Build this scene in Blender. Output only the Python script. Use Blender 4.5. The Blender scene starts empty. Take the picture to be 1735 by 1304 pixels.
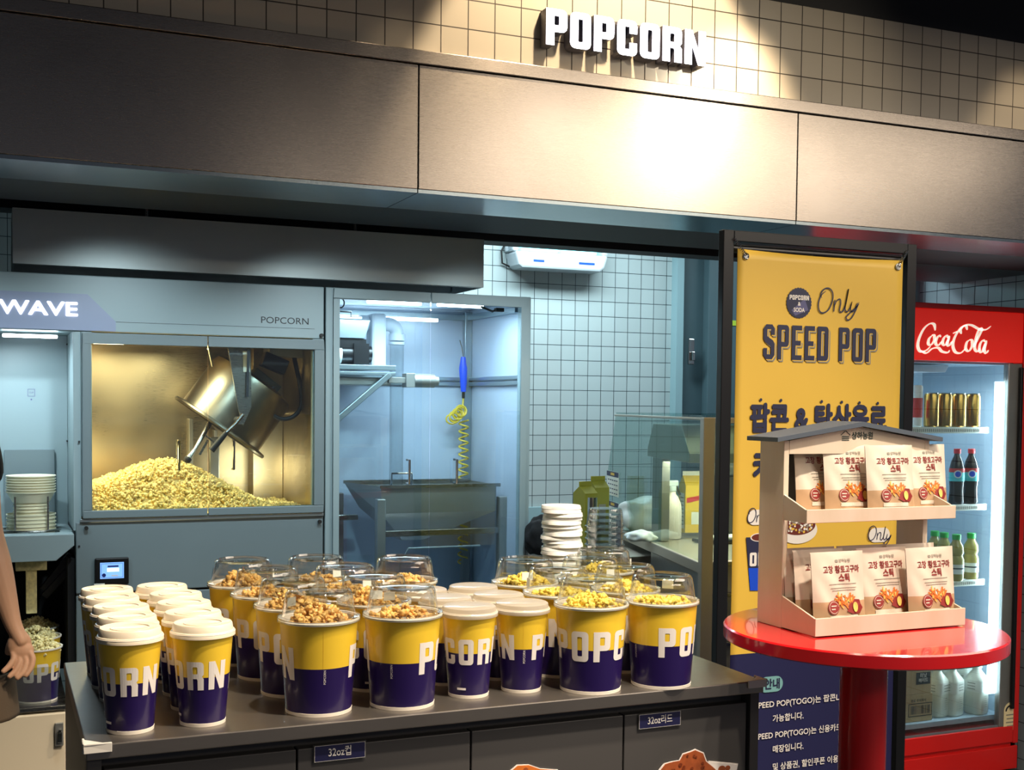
import bpy, bmesh, math, random
import numpy as np
from mathutils import Vector, Matrix, Euler
from mathutils.geometry import tessellate_polygon
random.seed(7); rng = np.random.default_rng(7)
PI = math.pi
S = bpy.context.scene
COL = S.collection
# ------------------------------------------------------------------ camera
YAW, PIT, ROL, FPX, CX, CY, EYE = .4065, .0412, .0105, 2040., 867.5, 769., 1.463
cyw, syw, cpt, spt, crl, srl = math.cos(YAW), math.sin(YAW), math.cos(PIT), math.sin(PIT), math.cos(ROL), math.sin(ROL)
FW = Vector((syw*cpt, cyw*cpt, -spt)); U0 = Vector((syw*spt, cyw*spt, cpt)); R0 = Vector((cyw, -syw, 0))
RT = R0*crl + U0*srl; UP = U0*crl - R0*srl
cam = bpy.data.cameras.new('camera'); co = bpy.data.objects.new('camera', cam); COL.objects.link(co)
co.matrix_world = Matrix(((RT.x, UP.x, -FW.x, 0), (RT.y, UP.y, -FW.y, 0), (RT.z, UP.z, -FW.z, EYE), (0, 0, 0, 1)))
cam.sensor_width = 36; cam.lens = FPX/1735*36; cam.shift_y = (CY-652)/1735
cam.clip_start = .05; cam.clip_end = 60
S.camera = co
def at(px, py, Y=None, X=None, Z=None):
    d = FW + RT*((px-CX)/FPX) + UP*((CY-py)/FPX)
    t = Y/d.y if Y is not None else X/d.x if X is not None else (Z-EYE)/d.z
    return Vector((d.x*t, d.y*t, d.z*t+EYE))
# ------------------------------------------------------------------ materials
def lin(h):
    if not isinstance(h, str): return (*h, 1)
    h = h.lstrip('#'); c = [int(h[i:i+2], 16)/255 for i in (0, 2, 4)]
    return (*[x/12.92 if x <= .04045 else ((x+.055)/1.055)**2.4 for x in c], 1)
MATS = {}
def mat(name, col, rough=.5, metal=0., noise=0., nscale=8., bump=0., bscale=60., emit=0., spec=.5, aniso=0., coat=0., sss=0., alpha=1., stretch=None, island=0.):
    m = bpy.data.materials.new(name); m.use_nodes = True; nt = m.node_tree; N = nt.nodes; L = nt.links
    b = N['Principled BSDF']; c = lin(col)
    b.inputs['Base Color'].default_value = c; b.inputs['Roughness'].default_value = rough; b.inputs['Metallic'].default_value = metal
    b.inputs['Specular IOR Level'].default_value = spec; b.inputs['Coat Weight'].default_value = coat
    if aniso: b.inputs['Anisotropic'].default_value = aniso
    if sss: b.inputs['Subsurface Weight'].default_value = sss; b.inputs['Subsurface Radius'].default_value = (.02, .008, .005)
    if emit: b.inputs['Emission Color'].default_value = c; b.inputs['Emission Strength'].default_value = emit
    if alpha < 1: b.inputs['Alpha'].default_value = alpha
    tc = N.new('ShaderNodeTexCoord'); src = tc.outputs['Object']
    if stretch:
        mp = N.new('ShaderNodeMapping'); mp.inputs['Scale'].default_value = stretch; L.new(src, mp.inputs[0]); src = mp.outputs[0]
    if noise or island:
        f = N.new('ShaderNodeTexNoise'); f.inputs['Scale'].default_value = nscale; f.inputs['Detail'].default_value = 4; L.new(src, f.inputs['Vector'])
        hsv = N.new('ShaderNodeHueSaturation'); hsv.inputs['Color'].default_value = c
        mr = N.new('ShaderNodeMapRange'); mr.inputs['To Min'].default_value = 1-noise*2; mr.inputs['To Max'].default_value = 1+noise*2
        L.new(f.outputs['Fac'], mr.inputs['Value'])
        if island:
            g = N.new('ShaderNodeNewGeometry'); m2 = N.new('ShaderNodeMapRange'); m2.inputs['To Min'].default_value = 1-island; m2.inputs['To Max'].default_value = 1+island
            L.new(g.outputs['Random Per Island'], m2.inputs['Value']); mm = N.new('ShaderNodeMath'); mm.operation = 'MULTIPLY'
            L.new(mr.outputs[0], mm.inputs[0]); L.new(m2.outputs[0], mm.inputs[1]); L.new(mm.outputs[0], hsv.inputs['Value'])
        else: L.new(mr.outputs[0], hsv.inputs['Value'])
        L.new(hsv.outputs[0], b.inputs['Base Color'])
    if bump:
        f2 = N.new('ShaderNodeTexNoise'); f2.inputs['Scale'].default_value = bscale; f2.inputs['Detail'].default_value = 3; L.new(src, f2.inputs['Vector'])
        bp = N.new('ShaderNodeBump'); bp.inputs['Strength'].default_value = bump; bp.inputs['Distance'].default_value = .002
        L.new(f2.outputs['Fac'], bp.inputs['Height']); L.new(bp.outputs[0], b.inputs['Normal'])
    MATS[name] = m; return m
def steel(name, col, rough, axis='x', var=.12, noise=.05, metal=1.):
    """brushed metal: fine grain along an axis, smudges in the gloss"""
    m = mat(name, col, rough, metal, noise=noise, nscale=3); nt = m.node_tree; N = nt.nodes; L = nt.links; b = N['Principled BSDF']
    tc = N.new('ShaderNodeTexCoord'); mp = N.new('ShaderNodeMapping'); mp.inputs['Scale'].default_value = (5, 260, 260) if axis == 'x' else (260, 260, 5)
    L.new(tc.outputs['Object'], mp.inputs[0]); f = N.new('ShaderNodeTexNoise'); f.inputs['Scale'].default_value = 7; f.inputs['Detail'].default_value = 3; L.new(mp.outputs[0], f.inputs['Vector'])
    g = N.new('ShaderNodeTexNoise'); g.inputs['Scale'].default_value = 2.2; g.inputs['Detail'].default_value = 5; g.inputs['Distortion'].default_value = 1.2; L.new(tc.outputs['Object'], g.inputs['Vector'])
    ad = N.new('ShaderNodeMath'); ad.operation = 'ADD'; L.new(f.outputs['Fac'], ad.inputs[0]); L.new(g.outputs['Fac'], ad.inputs[1])
    mr = N.new('ShaderNodeMapRange'); mr.inputs['From Min'].default_value = .5; mr.inputs['From Max'].default_value = 1.5
    mr.inputs['To Min'].default_value = rough-var; mr.inputs['To Max'].default_value = rough+var; L.new(ad.outputs[0], mr.inputs['Value']); L.new(mr.outputs[0], b.inputs['Roughness'])
    bp = N.new('ShaderNodeBump'); bp.inputs['Strength'].default_value = .05; bp.inputs['Distance'].default_value = .0004; L.new(f.outputs['Fac'], bp.inputs['Height']); L.new(bp.outputs[0], b.inputs['Normal'])
    return m
def clearmat(name, tint, base=.06, edge=.6, rough=.03, blend=.35, white=0.):
    """thin clear sheet: see-through with a reflection that grows at grazing angles"""
    m = bpy.data.materials.new(name); m.use_nodes = True; nt = m.node_tree; N = nt.nodes; L = nt.links; N.clear()
    o = N.new('ShaderNodeOutputMaterial'); tr = N.new('ShaderNodeBsdfTransparent'); tr.inputs[0].default_value = lin(tint)
    gl = N.new('ShaderNodeBsdfGlossy'); gl.inputs['Roughness'].default_value = rough
    lw = N.new('ShaderNodeLayerWeight'); lw.inputs['Blend'].default_value = blend
    mr = N.new('ShaderNodeMapRange'); mr.inputs['To Min'].default_value = base; mr.inputs['To Max'].default_value = edge; L.new(lw.outputs['Facing'], mr.inputs['Value'])
    mx = N.new('ShaderNodeMixShader'); L.new(mr.outputs[0], mx.inputs[0]); L.new(tr.outputs[0], mx.inputs[1]); L.new(gl.outputs[0], mx.inputs[2])
    last = mx
    if white:
        df = N.new('ShaderNodeBsdfTranslucent'); df.inputs[0].default_value = lin('#e8e4dc'); d2 = N.new('ShaderNodeBsdfDiffuse'); d2.inputs[0].default_value = lin('#efe8dc')
        m1 = N.new('ShaderNodeMixShader'); m1.inputs[0].default_value = .5; L.new(df.outputs[0], m1.inputs[1]); L.new(d2.outputs[0], m1.inputs[2])
        m2 = N.new('ShaderNodeMixShader'); m2.inputs[0].default_value = white; L.new(mx.outputs[0], m2.inputs[1]); L.new(m1.outputs[0], m2.inputs[2]); last = m2
    L.new(last.outputs[0], o.inputs[0]); MATS[name] = m; return m
def tile_mat(name, col, grout, size=.0785, axes='XZ', off=(0, 0)):
    m = mat(name, col, .22, spec=.5); nt = m.node_tree; N = nt.nodes; L = nt.links; b = N['Principled BSDF']
    tc = N.new('ShaderNodeTexCoord'); sp = N.new('ShaderNodeSeparateXYZ'); L.new(tc.outputs['Object'], sp.inputs[0]); cb = N.new('ShaderNodeCombineXYZ')
    for i, a in enumerate(axes):
        ad = N.new('ShaderNodeMath'); ad.operation = 'ADD'; ad.inputs[1].default_value = off[i]; L.new(sp.outputs[a], ad.inputs[0]); L.new(ad.outputs[0], cb.inputs[i])
    br = N.new('ShaderNodeTexBrick'); br.offset = 0; br.squash = 1; L.new(cb.outputs[0], br.inputs['Vector'])
    c = lin(col); br.inputs['Scale'].default_value = 1; br.inputs['Brick Width'].default_value = size; br.inputs['Row Height'].default_value = size
    br.inputs['Mortar Size'].default_value = .0017; br.inputs['Mortar Smooth'].default_value = .15
    br.inputs['Color1'].default_value = c; br.inputs['Color2'].default_value = tuple(x*.93 for x in c[:3])+(1,); br.inputs['Mortar'].default_value = lin(grout)
    L.new(br.outputs['Color'], b.inputs['Base Color'])
    mr = N.new('ShaderNodeMapRange'); mr.inputs['To Min'].default_value = .2; mr.inputs['To Max'].default_value = .8; L.new(br.outputs['Fac'], mr.inputs['Value']); L.new(mr.outputs[0], b.inputs['Roughness'])
    iv = N.new('ShaderNodeMath'); iv.operation = 'SUBTRACT'; iv.inputs[0].default_value = 1; L.new(br.outputs['Fac'], iv.inputs[1])
    bp = N.new('ShaderNodeBump'); bp.inputs['Strength'].default_value = .6; bp.inputs['Distance'].default_value = .002; L.new(iv.outputs[0], bp.inputs['Height']); L.new(bp.outputs[0], b.inputs['Normal'])
    return m
def wood_mat(name, c1, c2, scale=(1.5, 30, 1.5), rough=.35, coat=0.):
    m = mat(name, c1, rough, coat=coat); nt = m.node_tree; N = nt.nodes; L = nt.links; b = N['Principled BSDF']
    tc = N.new('ShaderNodeTexCoord'); mp = N.new('ShaderNodeMapping'); mp.inputs['Scale'].default_value = scale; L.new(tc.outputs['Object'], mp.inputs[0])
    f = N.new('ShaderNodeTexNoise'); f.inputs['Scale'].default_value = 4; f.inputs['Detail'].default_value = 6; L.new(mp.outputs[0], f.inputs['Vector'])
    r = N.new('ShaderNodeValToRGB'); r.color_ramp.elements[0].position = .35; r.color_ramp.elements[1].position = .7
    r.color_ramp.elements[0].color = lin(c1); r.color_ramp.elements[1].color = lin(c2); L.new(f.outputs['Fac'], r.inputs[0]); L.new(r.outputs[0], b.inputs['Base Color']); return m
M = MATS
TX = .0785*40-at(926, 100, Y=3.1).x
tile_mat('hall_tile', '#b4ab9b', '#3b352f', off=(TX, .0315)); tile_mat('kitchen_tile', '#b2c2c2', '#26363c', off=(.02, .03)); tile_mat('side_tile', '#9fb4bc', '#26323c', axes='YZ', off=(.01, .03))
fs_ = steel('fascia_steel', '#a89f95', .27, var=.05, noise=.02); b_ = fs_.node_tree.nodes['Principled BSDF']; b_.inputs['Anisotropic'].default_value = .6; b_.inputs['Anisotropic Rotation'].default_value = .25
tg = fs_.node_tree.nodes.new('ShaderNodeTangent'); tg.direction_type = 'RADIAL'; tg.axis = 'Z'; fs_.node_tree.links.new(tg.outputs[0], b_.inputs['Tangent'])
steel('kettle_steel', '#7f7a6e', .36); steel('soffit_steel', '#8b969a', .22, var=.05); steel('hood_steel', '#a7b0af', .42, var=.05, metal=.55); steel('top_steel', '#8f8983', .34, var=.08, metal=.88)
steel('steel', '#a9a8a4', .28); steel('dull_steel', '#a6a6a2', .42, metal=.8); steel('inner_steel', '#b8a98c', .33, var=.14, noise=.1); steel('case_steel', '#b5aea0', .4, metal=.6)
mat('chrome', '#c9c9c6', .12, 1); mat('black_paint', '#0a0c12', .6); mat('black_ceiling', '#07090f', .7); mat('floor', '#3a3a3a', .4, noise=.08)
mat('machine_grey', '#8d9fa3', .42, noise=.015); mat('machine_dark', '#6e7c80', .45, noise=.02); mat('machine_badge', '#8791aa', .4)
mat('cabinet_inner', '#b3bfce', .4, noise=.02); mat('alu', '#a4b2b8', .3, .8); mat('door_blue', '#4d666d', .5, noise=.03); mat('panel_blue', '#8fb0b6', .4)
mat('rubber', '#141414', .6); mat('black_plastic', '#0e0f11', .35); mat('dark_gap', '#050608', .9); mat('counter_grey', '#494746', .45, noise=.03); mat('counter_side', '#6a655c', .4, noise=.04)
mat('cup_yellow', '#efc838', .35, coat=.25); mat('cup_navy', '#23144f', .3, coat=.35); mat('cup_white', '#ece4d6', .45); mat('print_white', '#efe8e2', .4)
mat('lid_white', '#efe2cb', .3, sss=.15, coat=.2)
clearmat('lid_frost', '#d9d0be', .12, .6, .16, .35, .5); clearmat('clear', '#f1f4f4', .045, .75, .03, .3); clearmat('glass', '#e9f3f4', .05, .7, .01, .3); clearmat('case_glass', '#dcebe9', .04, .3, .02, .3); clearmat('fridge_glass', '#e6eeef', .05, .5, .02, .3)
clearmat('acrylic', '#e8ecec', .08, .5, .06, .3, .05)
mat('caramel', '#e8b766', .4, noise=.3, nscale=90, island=.32, coat=.3); mat('butter_corn', '#f2d45e', .5, noise=.2, nscale=90, island=.22); mat('plain_corn', '#e9dca0', .55, noise=.25, nscale=90, island=.2); mat('pile_corn', '#e6cd82', .55, noise=.25, nscale=60, island=.25)
mat('led_white', '#e9f6ff', emit=16); mat('led_sign', '#f0f0ff', emit=5.5); mat('led_badge', '#ffffff', emit=3.2); mat('led_fridge', '#dff4ff', emit=9); mat('led_cyan', '#7fe8f4', emit=2.6); mat('lamp_warm', '#ffd9a0', emit=20)
mat('sign_side', '#55535c', .4); mat('screen_blue', '#79a9f2', emit=.9); mat('screen_pale', '#cfe0ff', emit=1.0); mat('screen_dark', '#1c2a6a', emit=.15)
mat('banner_yellow', '#e6bd48', .5, noise=.01); mat('banner_navy', '#23244e', .45); mat('ink_navy', '#242848', .5); mat('ink_grey', '#8f8a7c', .5); mat('ink_white', '#eee9e2', .5); mat('ink_mint', '#79aeb0', .5); mat('ink_lilac', '#5a5a85', .5); mat('ink_black', '#1b1c22', .5)
mat('frame_black', '#191a1d', .35, .3); mat('red_gloss', '#c81a1f', .16, coat=.6); mat('fridge_red', '#dc1f1d', .3, coat=.3); mat('fridge_header', '#e8281f', emit=.35, rough=.4); mat('fridge_logo', '#fff2e0', emit=.6); mat('fridge_in', '#a9bccb', .5)
wood_mat('beech', '#e0d0bb', '#d6c2a8', (4, 4, 1.2), .35, .2); mat('shelf_grey', '#5f6467', .5); mat('shelf_dark', '#8a7264', .5); mat('roof_grey', '#4c5560', .5); mat('ink_green', '#3c4a44', .5)
mat('pouch', '#d9cbb8', .42, bump=.5, bscale=18, noise=.03, nscale=20); mat('pouch_tan', '#bd9a76', .42, bump=.5, bscale=18, noise=.1, nscale=12); mat('ink_brown', '#6a2a1e', .5); mat('ink_maroon', '#8e2f2b', .5); mat('ink_orange', '#d9742a', .5, noise=.15, nscale=80); mat('potato_skin', '#8c2a26', .5); mat('potato_flesh', '#f0c765', .5)
mat('gold_can', '#b08a45', .25, 1, noise=.1, nscale=30); mat('cola', '#1c0d0a', .1); mat('cap_red', '#d3222a', .4); mat('cap_green', '#2fb34a', .4); mat('label_teal', '#54c6c6', .4); mat('label_red', '#c9302c', .4)
mat('tea', '#a89a50', .15, coat=.5); mat('milk', '#dfe0d0', .35, coat=.5); mat('label_white', '#eceee4', .5); mat('carton_brown', '#b59a72', .7, noise=.03); mat('carton_black', '#1b2630', .5); mat('carton_yellow', '#e7c02a', .5); mat('carton_gold', '#8f8a2e', .4); mat('wrap', '#dfe6e4', .4, bump=.8, bscale=30)
mat('cream_cab', '#d4c7ae', .4); mat('skin', '#c99b7c', .5, sss=.12, noise=.03, nscale=20); mat('apron', '#5b4b3a', .8, bump=.3, bscale=200); mat('black_cloth', '#0f0f12', .9, bump=.4, bscale=120); mat('hair', '#120d0a', .5); mat('nail', '#cf9d84', .35)
mat('blue_plastic', '#1d4fd6', .35); mat('hose_yellow', '#d9b93a', .35); mat('pvc', '#c3ccd6', .4); mat('cup_cream', '#e3dfc2', .5); mat('note_yellow', '#b8d840', .5); mat('energy_sticker', '#efdfae', .5); mat('trap_white', '#b9c6cc', .4); mat('chicken', '#a5532a', .45, noise=.3, nscale=60); mat('white_plastic', '#e9ebe8', .35, sss=.1); mat('chicken_dark', '#7a3417', .4, noise=.3, nscale=90); mat('pearl', '#ddd8cf', .4)
# ------------------------------------------------------------------ mesh builder
class MB:
    def __init__(s): s.v = []; s.f = []; s.m = []
    def add(s, vs, fs, m=0):
        o = len(s.v); s.v += [tuple(v) for v in vs]; s.f += [tuple(i+o for i in f) for f in fs]; s.m += [m]*len(fs); return s
    def box(s, x0, x1, y0, y1, z0, z1, m=0):
        vs = [(x, y, z) for x in (x0, x1) for y in (y0, y1) for z in (z0, z1)]
        return s.add(vs, [(0, 1, 3, 2), (4, 6, 7, 5), (0, 4, 5, 1), (2, 3, 7, 6), (0, 2, 6, 4), (1, 5, 7, 3)], m)
    def obox(s, c, size, rot, m=0):
        R = Euler(rot).to_matrix(); h = [q/2 for q in size]
        vs = [Vector(c)+R@Vector((x*h[0], y*h[1], z*h[2])) for x in (-1, 1) for y in (-1, 1) for z in (-1, 1)]
        return s.add(vs, [(0, 1, 3, 2), (4, 6, 7, 5), (0, 4, 5, 1), (2, 3, 7, 6), (0, 2, 6, 4), (1, 5, 7, 3)], m)
    def bar(s, p, q, w, h=None, m=0, up=(0, 0, 1)):
        p, q = Vector(p), Vector(q); h = h or w; d = (q-p).normalized(); u = Vector(up)
        if abs(d.dot(u)) > .99: u = Vector((0, 1, 0))
        a = d.cross(u).normalized(); b = a.cross(d)
        vs = [e+a*(i*w/2)+b*(j*h/2) for e in (p, q) for i, j in ((-1, -1), (1, -1), (1, 1), (-1, 1))]
        return s.add(vs, [(0, 3, 2, 1), (4, 5, 6, 7)]+[(i, (i+1) % 4, 4+(i+1) % 4, 4+i) for i in range(4)], m)
    def cyl(s, p, q, r, r2=None, seg=24, m=0, cap=True):
        p, q = Vector(p), Vector(q); r2 = r if r2 is None else r2; d = (q-p).normalized()
        a = d.cross(Vector((0, 0, 1)) if abs(d.z) < .9 else Vector((1, 0, 0))).normalized(); b = a.cross(d)
        vs = []; 
        for e, rr in ((p, r), (q, r2)):
            vs += [e+a*(math.cos(2*PI*i/seg)*rr)+b*(math.sin(2*PI*i/seg)*rr) for i in range(seg)]
        fs = [(i, (i+1) % seg, seg+(i+1) % seg, seg+i) for i in range(seg)]
        if cap: fs += [tuple(range(seg-1, -1, -1)), tuple(range(seg, 2*seg))]
        return s.add(vs, fs, m)
    def tube(s, pts, r, seg=8, m=0, closed=False):
        P = [Vector(p) for p in pts]; n = len(P); vs = []; prev = None
        for i in range(n):
            d = (P[(i+1) % n]-P[i-1]) if closed else (P[min(i+1, n-1)]-P[max(i-1, 0)]); d.normalize()
            if prev is None: a = d.cross(Vector((0, 0, 1)) if abs(d.z) < .9 else Vector((1, 0, 0))).normalized()
            else: a = (prev-d*prev.dot(d)).normalized()
            prev = a; b = d.cross(a); rr = r[i] if isinstance(r, (list, tuple)) else r
            vs += [P[i]+a*(math.cos(2*PI*k/seg)*rr)+b*(math.sin(2*PI*k/seg)*rr) for k in range(seg)]
        fs = [(i*seg+k, i*seg+(k+1) % seg, ((i+1) % n)*seg+(k+1) % seg, ((i+1) % n)*seg+k) for i in range(n if closed else n-1) for k in range(seg)]
        if not closed: fs += [tuple(range(seg-1, -1, -1)), tuple(range((n-1)*seg, n*seg))]
        return s.add(vs, fs, m)
    def lathe(s, prof, c=(0, 0, 0), seg=48, M=None, wob=None):
        """prof: (r, z, material of the face going to the next ring)"""
        vs = []; fs = []; ms = []; n = len(prof)
        for j, p in enumerate(prof):
            for i in range(seg):
                a = 2*PI*i/seg; r = p[0]*(1 if wob is None else wob(a, j)); v = Vector((r*math.cos(a), r*math.sin(a), p[1]))
                vs.append((M@v if M else v)+Vector(c))
        o = len(s.v); s.v += [tuple(v) for v in vs]
        for j in range(n-1):
            for i in range(seg):
                s.f.append((o+j*seg+i, o+j*seg+(i+1) % seg, o+(j+1)*seg+(i+1) % seg, o+(j+1)*seg+i)); s.m.append(prof[j][2] if len(prof[j]) > 2 else 0)
        return s
    def prism(s, poly, a0, a1, plane='XZ', m=0):
        n = len(poly); mp = {'XZ': lambda u, v, w: (u, w, v), 'YZ': lambda u, v, w: (w, u, v), 'XY': lambda u, v, w: (u, v, w)}[plane]
        vs = [mp(u, v, w) for w in (a0, a1) for u, v in poly]; tri = tessellate_polygon([[Vector((u, v, 0)) for u, v in poly]])
        fs = [tuple(t) for t in tri]+[tuple(n+i for i in reversed(t)) for t in tri]+[(i, (i+1) % n, n+(i+1) % n, n+i) for i in range(n)]
        return s.add(vs, fs, m)
    def flat(s, geo, fn, m=0):
        vs = [fn(u, v) for u, v in geo[0]]
        if len(geo) > 2 and geo[2]: vs = [(x, y-.00004*(i//geo[2]), z) for i, (x, y, z) in enumerate(vs)]
        return s.add(vs, geo[1], m)
    def ball(s, c, r, seg=16, m=0):
        r = (r, r, r) if not isinstance(r, (tuple, list)) else r; h = seg//2
        vs = [(c[0]+r[0]*math.sin(PI*j/h)*math.cos(2*PI*i/seg), c[1]+r[1]*math.sin(PI*j/h)*math.sin(2*PI*i/seg), c[2]+r[2]*math.cos(PI*j/h)) for j in range(h+1) for i in range(seg)]
        return s.add(vs, [(j*seg+i, j*seg+(i+1) % seg, (j+1)*seg+(i+1) % seg, (j+1)*seg+i) for j in range(h) for i in range(seg)], m)
    def mesh(s, name, mats):
        me = bpy.data.meshes.new(name); me.from_pydata(s.v, [], s.f)
        for k in (mats if isinstance(mats, (list, tuple)) else [mats]): me.materials.append(M[k])
        me.polygons.foreach_set('material_index', s.m); me.update()
        bm = bmesh.new(); bm.from_mesh(me); bmesh.ops.remove_doubles(bm, verts=bm.verts, dist=1e-6); bmesh.ops.recalc_face_normals(bm, faces=bm.faces); bm.to_mesh(me); bm.free()
        return me
    def build(s, name, mats, parent=None, smooth=40, bevel=0, loc=None, label=None, kind=None):
        me = s.mesh(name, mats); o = bpy.data.objects.new(name, me); COL.objects.link(o)
        if smooth: me.polygons.foreach_set('use_smooth', [True]*len(me.polygons)); me.set_sharp_from_angle(angle=math.radians(smooth))
        if bevel:
            b = o.modifiers.new('bevel', 'BEVEL'); b.width = bevel; b.segments = 2; b.limit_method = 'ANGLE'; b.angle_limit = math.radians(50)
        if parent:
            o.parent = parent
            if parent.type == 'EMPTY' and parent.get('world'): o.location = -parent.location
        if loc is not None: o.location = loc
        if label: o['label'] = label
        if kind: o['kind'] = kind
        return o
def box(*a, m=0): return MB().box(*a, m=m)
def thing(name, label, cat, loc=(0, 0, 0), rz=0, group=None, world=True):
    """Empty at the base. world: its parts are given in room coordinates"""
    o = bpy.data.objects.new(name, None); COL.objects.link(o); o.location = loc; o.rotation_euler = (0, 0, rz); o.empty_display_size = .05
    o['label'] = label; o['category'] = cat
    if group: o['group'] = group
    if world: o['world'] = 1
    return o
def tag(o, label, cat, group=None, kind=None):
    o['label'] = label; o['category'] = cat
    if group: o['group'] = group
    if kind: o['kind'] = kind
    return o
def struct(mb, name, mats, label=None, cat=None, **k):
    o = mb.build(name, mats, kind='structure', **k); o['label'] = label or name.replace('_', ' '); o['category'] = cat or name.split('_')[0]; return o
def copy_tree(src, loc=None, rz=None, label=None, group=None, parent=None):
    c = src.copy(); COL.objects.link(c)
    if parent: c.parent = parent; c.matrix_parent_inverse = src.matrix_parent_inverse.copy()
    if loc is not None: c.location = loc
    if rz is not None: c.rotation_euler = (0, 0, rz)
    if label: c['label'] = label
    if group: c['group'] = group
    for ch in [x for x in src.children]: copy_tree(ch, parent=c)
    return c
# ------------------------------------------------------------------ lettering
TXT = {}
def text(s, size=1., bold=0., xs=1., align='CENTER', shear=0.):
    k = (s, bold, align)
    if k not in TXT:
        cu = bpy.data.curves.new('t', 'FONT'); cu.body = s; cu.size = 1; cu.align_x = align; cu.align_y = 'CENTER'; cu.resolution_u = 3; cu.fill_mode = 'FRONT'
        o = bpy.data.objects.new('t', cu); COL.objects.link(o); dg = bpy.context.evaluated_depsgraph_get(); me = bpy.data.meshes.new_from_object(o.evaluated_get(dg))
        TXT[k] = ([(v.co.x, v.co.y) for v in me.vertices], [tuple(p.vertices) for p in me.polygons])
        bpy.data.objects.remove(o); bpy.data.curves.remove(cu); bpy.data.meshes.remove(me)
        if bold:
            V0, F0_ = TXT[k]; n0 = len(V0); V1 = []; F1 = []
            for q_, a_ in enumerate(range(0, 360, 45)):
                V1 += [(x+bold*math.cos(math.radians(a_)), y+bold*math.sin(math.radians(a_))) for x, y in V0]; F1 += [tuple(i+q_*n0 for i in f) for f in F0_]
            TXT[k] = (V1, F1)
    V, Fs = TXT[k]; return ([((x+shear*y)*size*xs, y*size) for x, y in V], Fs, len(V)//8 if bold else 0)
def rr(x0, y0, x1, y1, r, n=4):
    out = []
    for cx, cy, a in ((x1-r, y0+r, -90), (x1-r, y1-r, 0), (x0+r, y1-r, 90), (x0+r, y0+r, 180)):
        out += [(cx+r*math.cos(math.radians(a+90*i/n)), cy+r*math.sin(math.radians(a+90*i/n))) for i in range(n+1)]
    return out
def glyph(ch, w=.6, s=.22, h=.19, r=.13):
    a = lambda cx, cy, a0: [(cx+r*math.cos(math.radians(a0+30*i)), cy+r*math.sin(math.radians(a0+30*i))) for i in range(4)]
    q = .37
    if ch == 'O': return [rr(0, 0, w, 1, r), rr(s, h, w-s, 1-h, .03)], w
    if ch == 'P': return [[(0, 0), (s, 0), (s, q)]+a(w-r, q+r, -90)+a(w-r, 1-r, 0)+[(0, 1)], rr(s, q+h, w-s, 1-h, .03)], w
    if ch == 'D': return [[(0, 0)]+a(w-r, r, -90)+a(w-r, 1-r, 0)+[(0, 1)], rr(s, h, w-s, 1-h, .03)], w
    if ch == 'C': return [[(w, .37)]+[(w, r)]+a(w-r, r, -90)[::-1][1:]+a(r, r, 180)[::-1]+a(r, 1-r, 90)[::-1]+a(w-r, 1-r, 0)[::-1]+[(w, .63), (w-s, .63), (w-s, 1-h), (s, 1-h), (s, h), (w-s, h), (w-s, .37)]], w
    if ch == 'R': return [[(0, 0), (s, 0), (s, .4), (w-s-.02, .4), (w-s, .34), (w-s, 0), (w, 0), (w, .4), (w-.06, .48), (w, .56)]+a(w-r, 1-r, 0)+[(0, 1)], rr(s, .57, w-s, 1-h, .03)], w
    if ch == 'N': w = w*1.1; return [[(0, 0), (s, 0), (s, .55), (w-s, 0), (w, 0), (w, 1), (w-s, 1), (w-s, .45), (s, 1), (0, 1)]], w
    if ch == 'E': return [[(0, 0), (w*.9, 0), (w*.9, h), (s, h), (s, .42), (w-.1, .42), (w-.1, .42+h), (s, .42+h), (s, 1-h), (w*.9, 1-h), (w*.9, 1), (0, 1)]], w*.9
    if ch == 'S': return [[(0, .32), (0, r), (r, 0), (w-r, 0), (w, r), (w, .44), (w-.07, .54), (s, .66), (s, 1-h), (w-s, 1-h), (w-s, .7), (w, .7), (w, 1-r), (w-r, 1), (r, 1), (0, 1-r), (0, .58), (.07, .49), (w-s, .36), (w-s, h), (s, h), (s, .32)]], w
    return None, w*.45
def fill(loops):
    flat = [p for l in loops for p in l]; tri = tessellate_polygon([[Vector((x, y, 0)) for x, y in l] for l in loops]); return flat, [tuple(t) for t in tri]
def word(txt, size, gap=.1, **k):
    V = []; Fs = []; x = 0
    for ch in txt:
        loops, w = glyph(ch, **k)
        if loops:
            fv, ff = fill(loops); o = len(V); V += [(x+a, b) for a, b in fv]; Fs += [tuple(i+o for i in f) for f in ff]
        x += w+gap
    x -= gap; return ([((a-x/2)*size, (b-.5)*size) for a, b in V], Fs), x*size
def chop(geo, step):
    bm = bmesh.new(); vs = [bm.verts.new((u, v, 0)) for u, v in geo[0]]
    for f in geo[1]:
        try: bm.faces.new([vs[i] for i in f])
        except ValueError: pass
    xs = [u for u, v in geo[0]]; x = min(xs)+step
    while x < max(xs):
        bmesh.ops.bisect_plane(bm, geom=bm.verts[:]+bm.edges[:]+bm.faces[:], plane_co=(x, 0, 0), plane_no=(1, 0, 0)); x += step
    bm.verts.index_update(); r = ([(v.co.x, v.co.y) for v in bm.verts], [tuple(v.index for v in f.verts) for f in bm.faces]); bm.free(); return r
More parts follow.
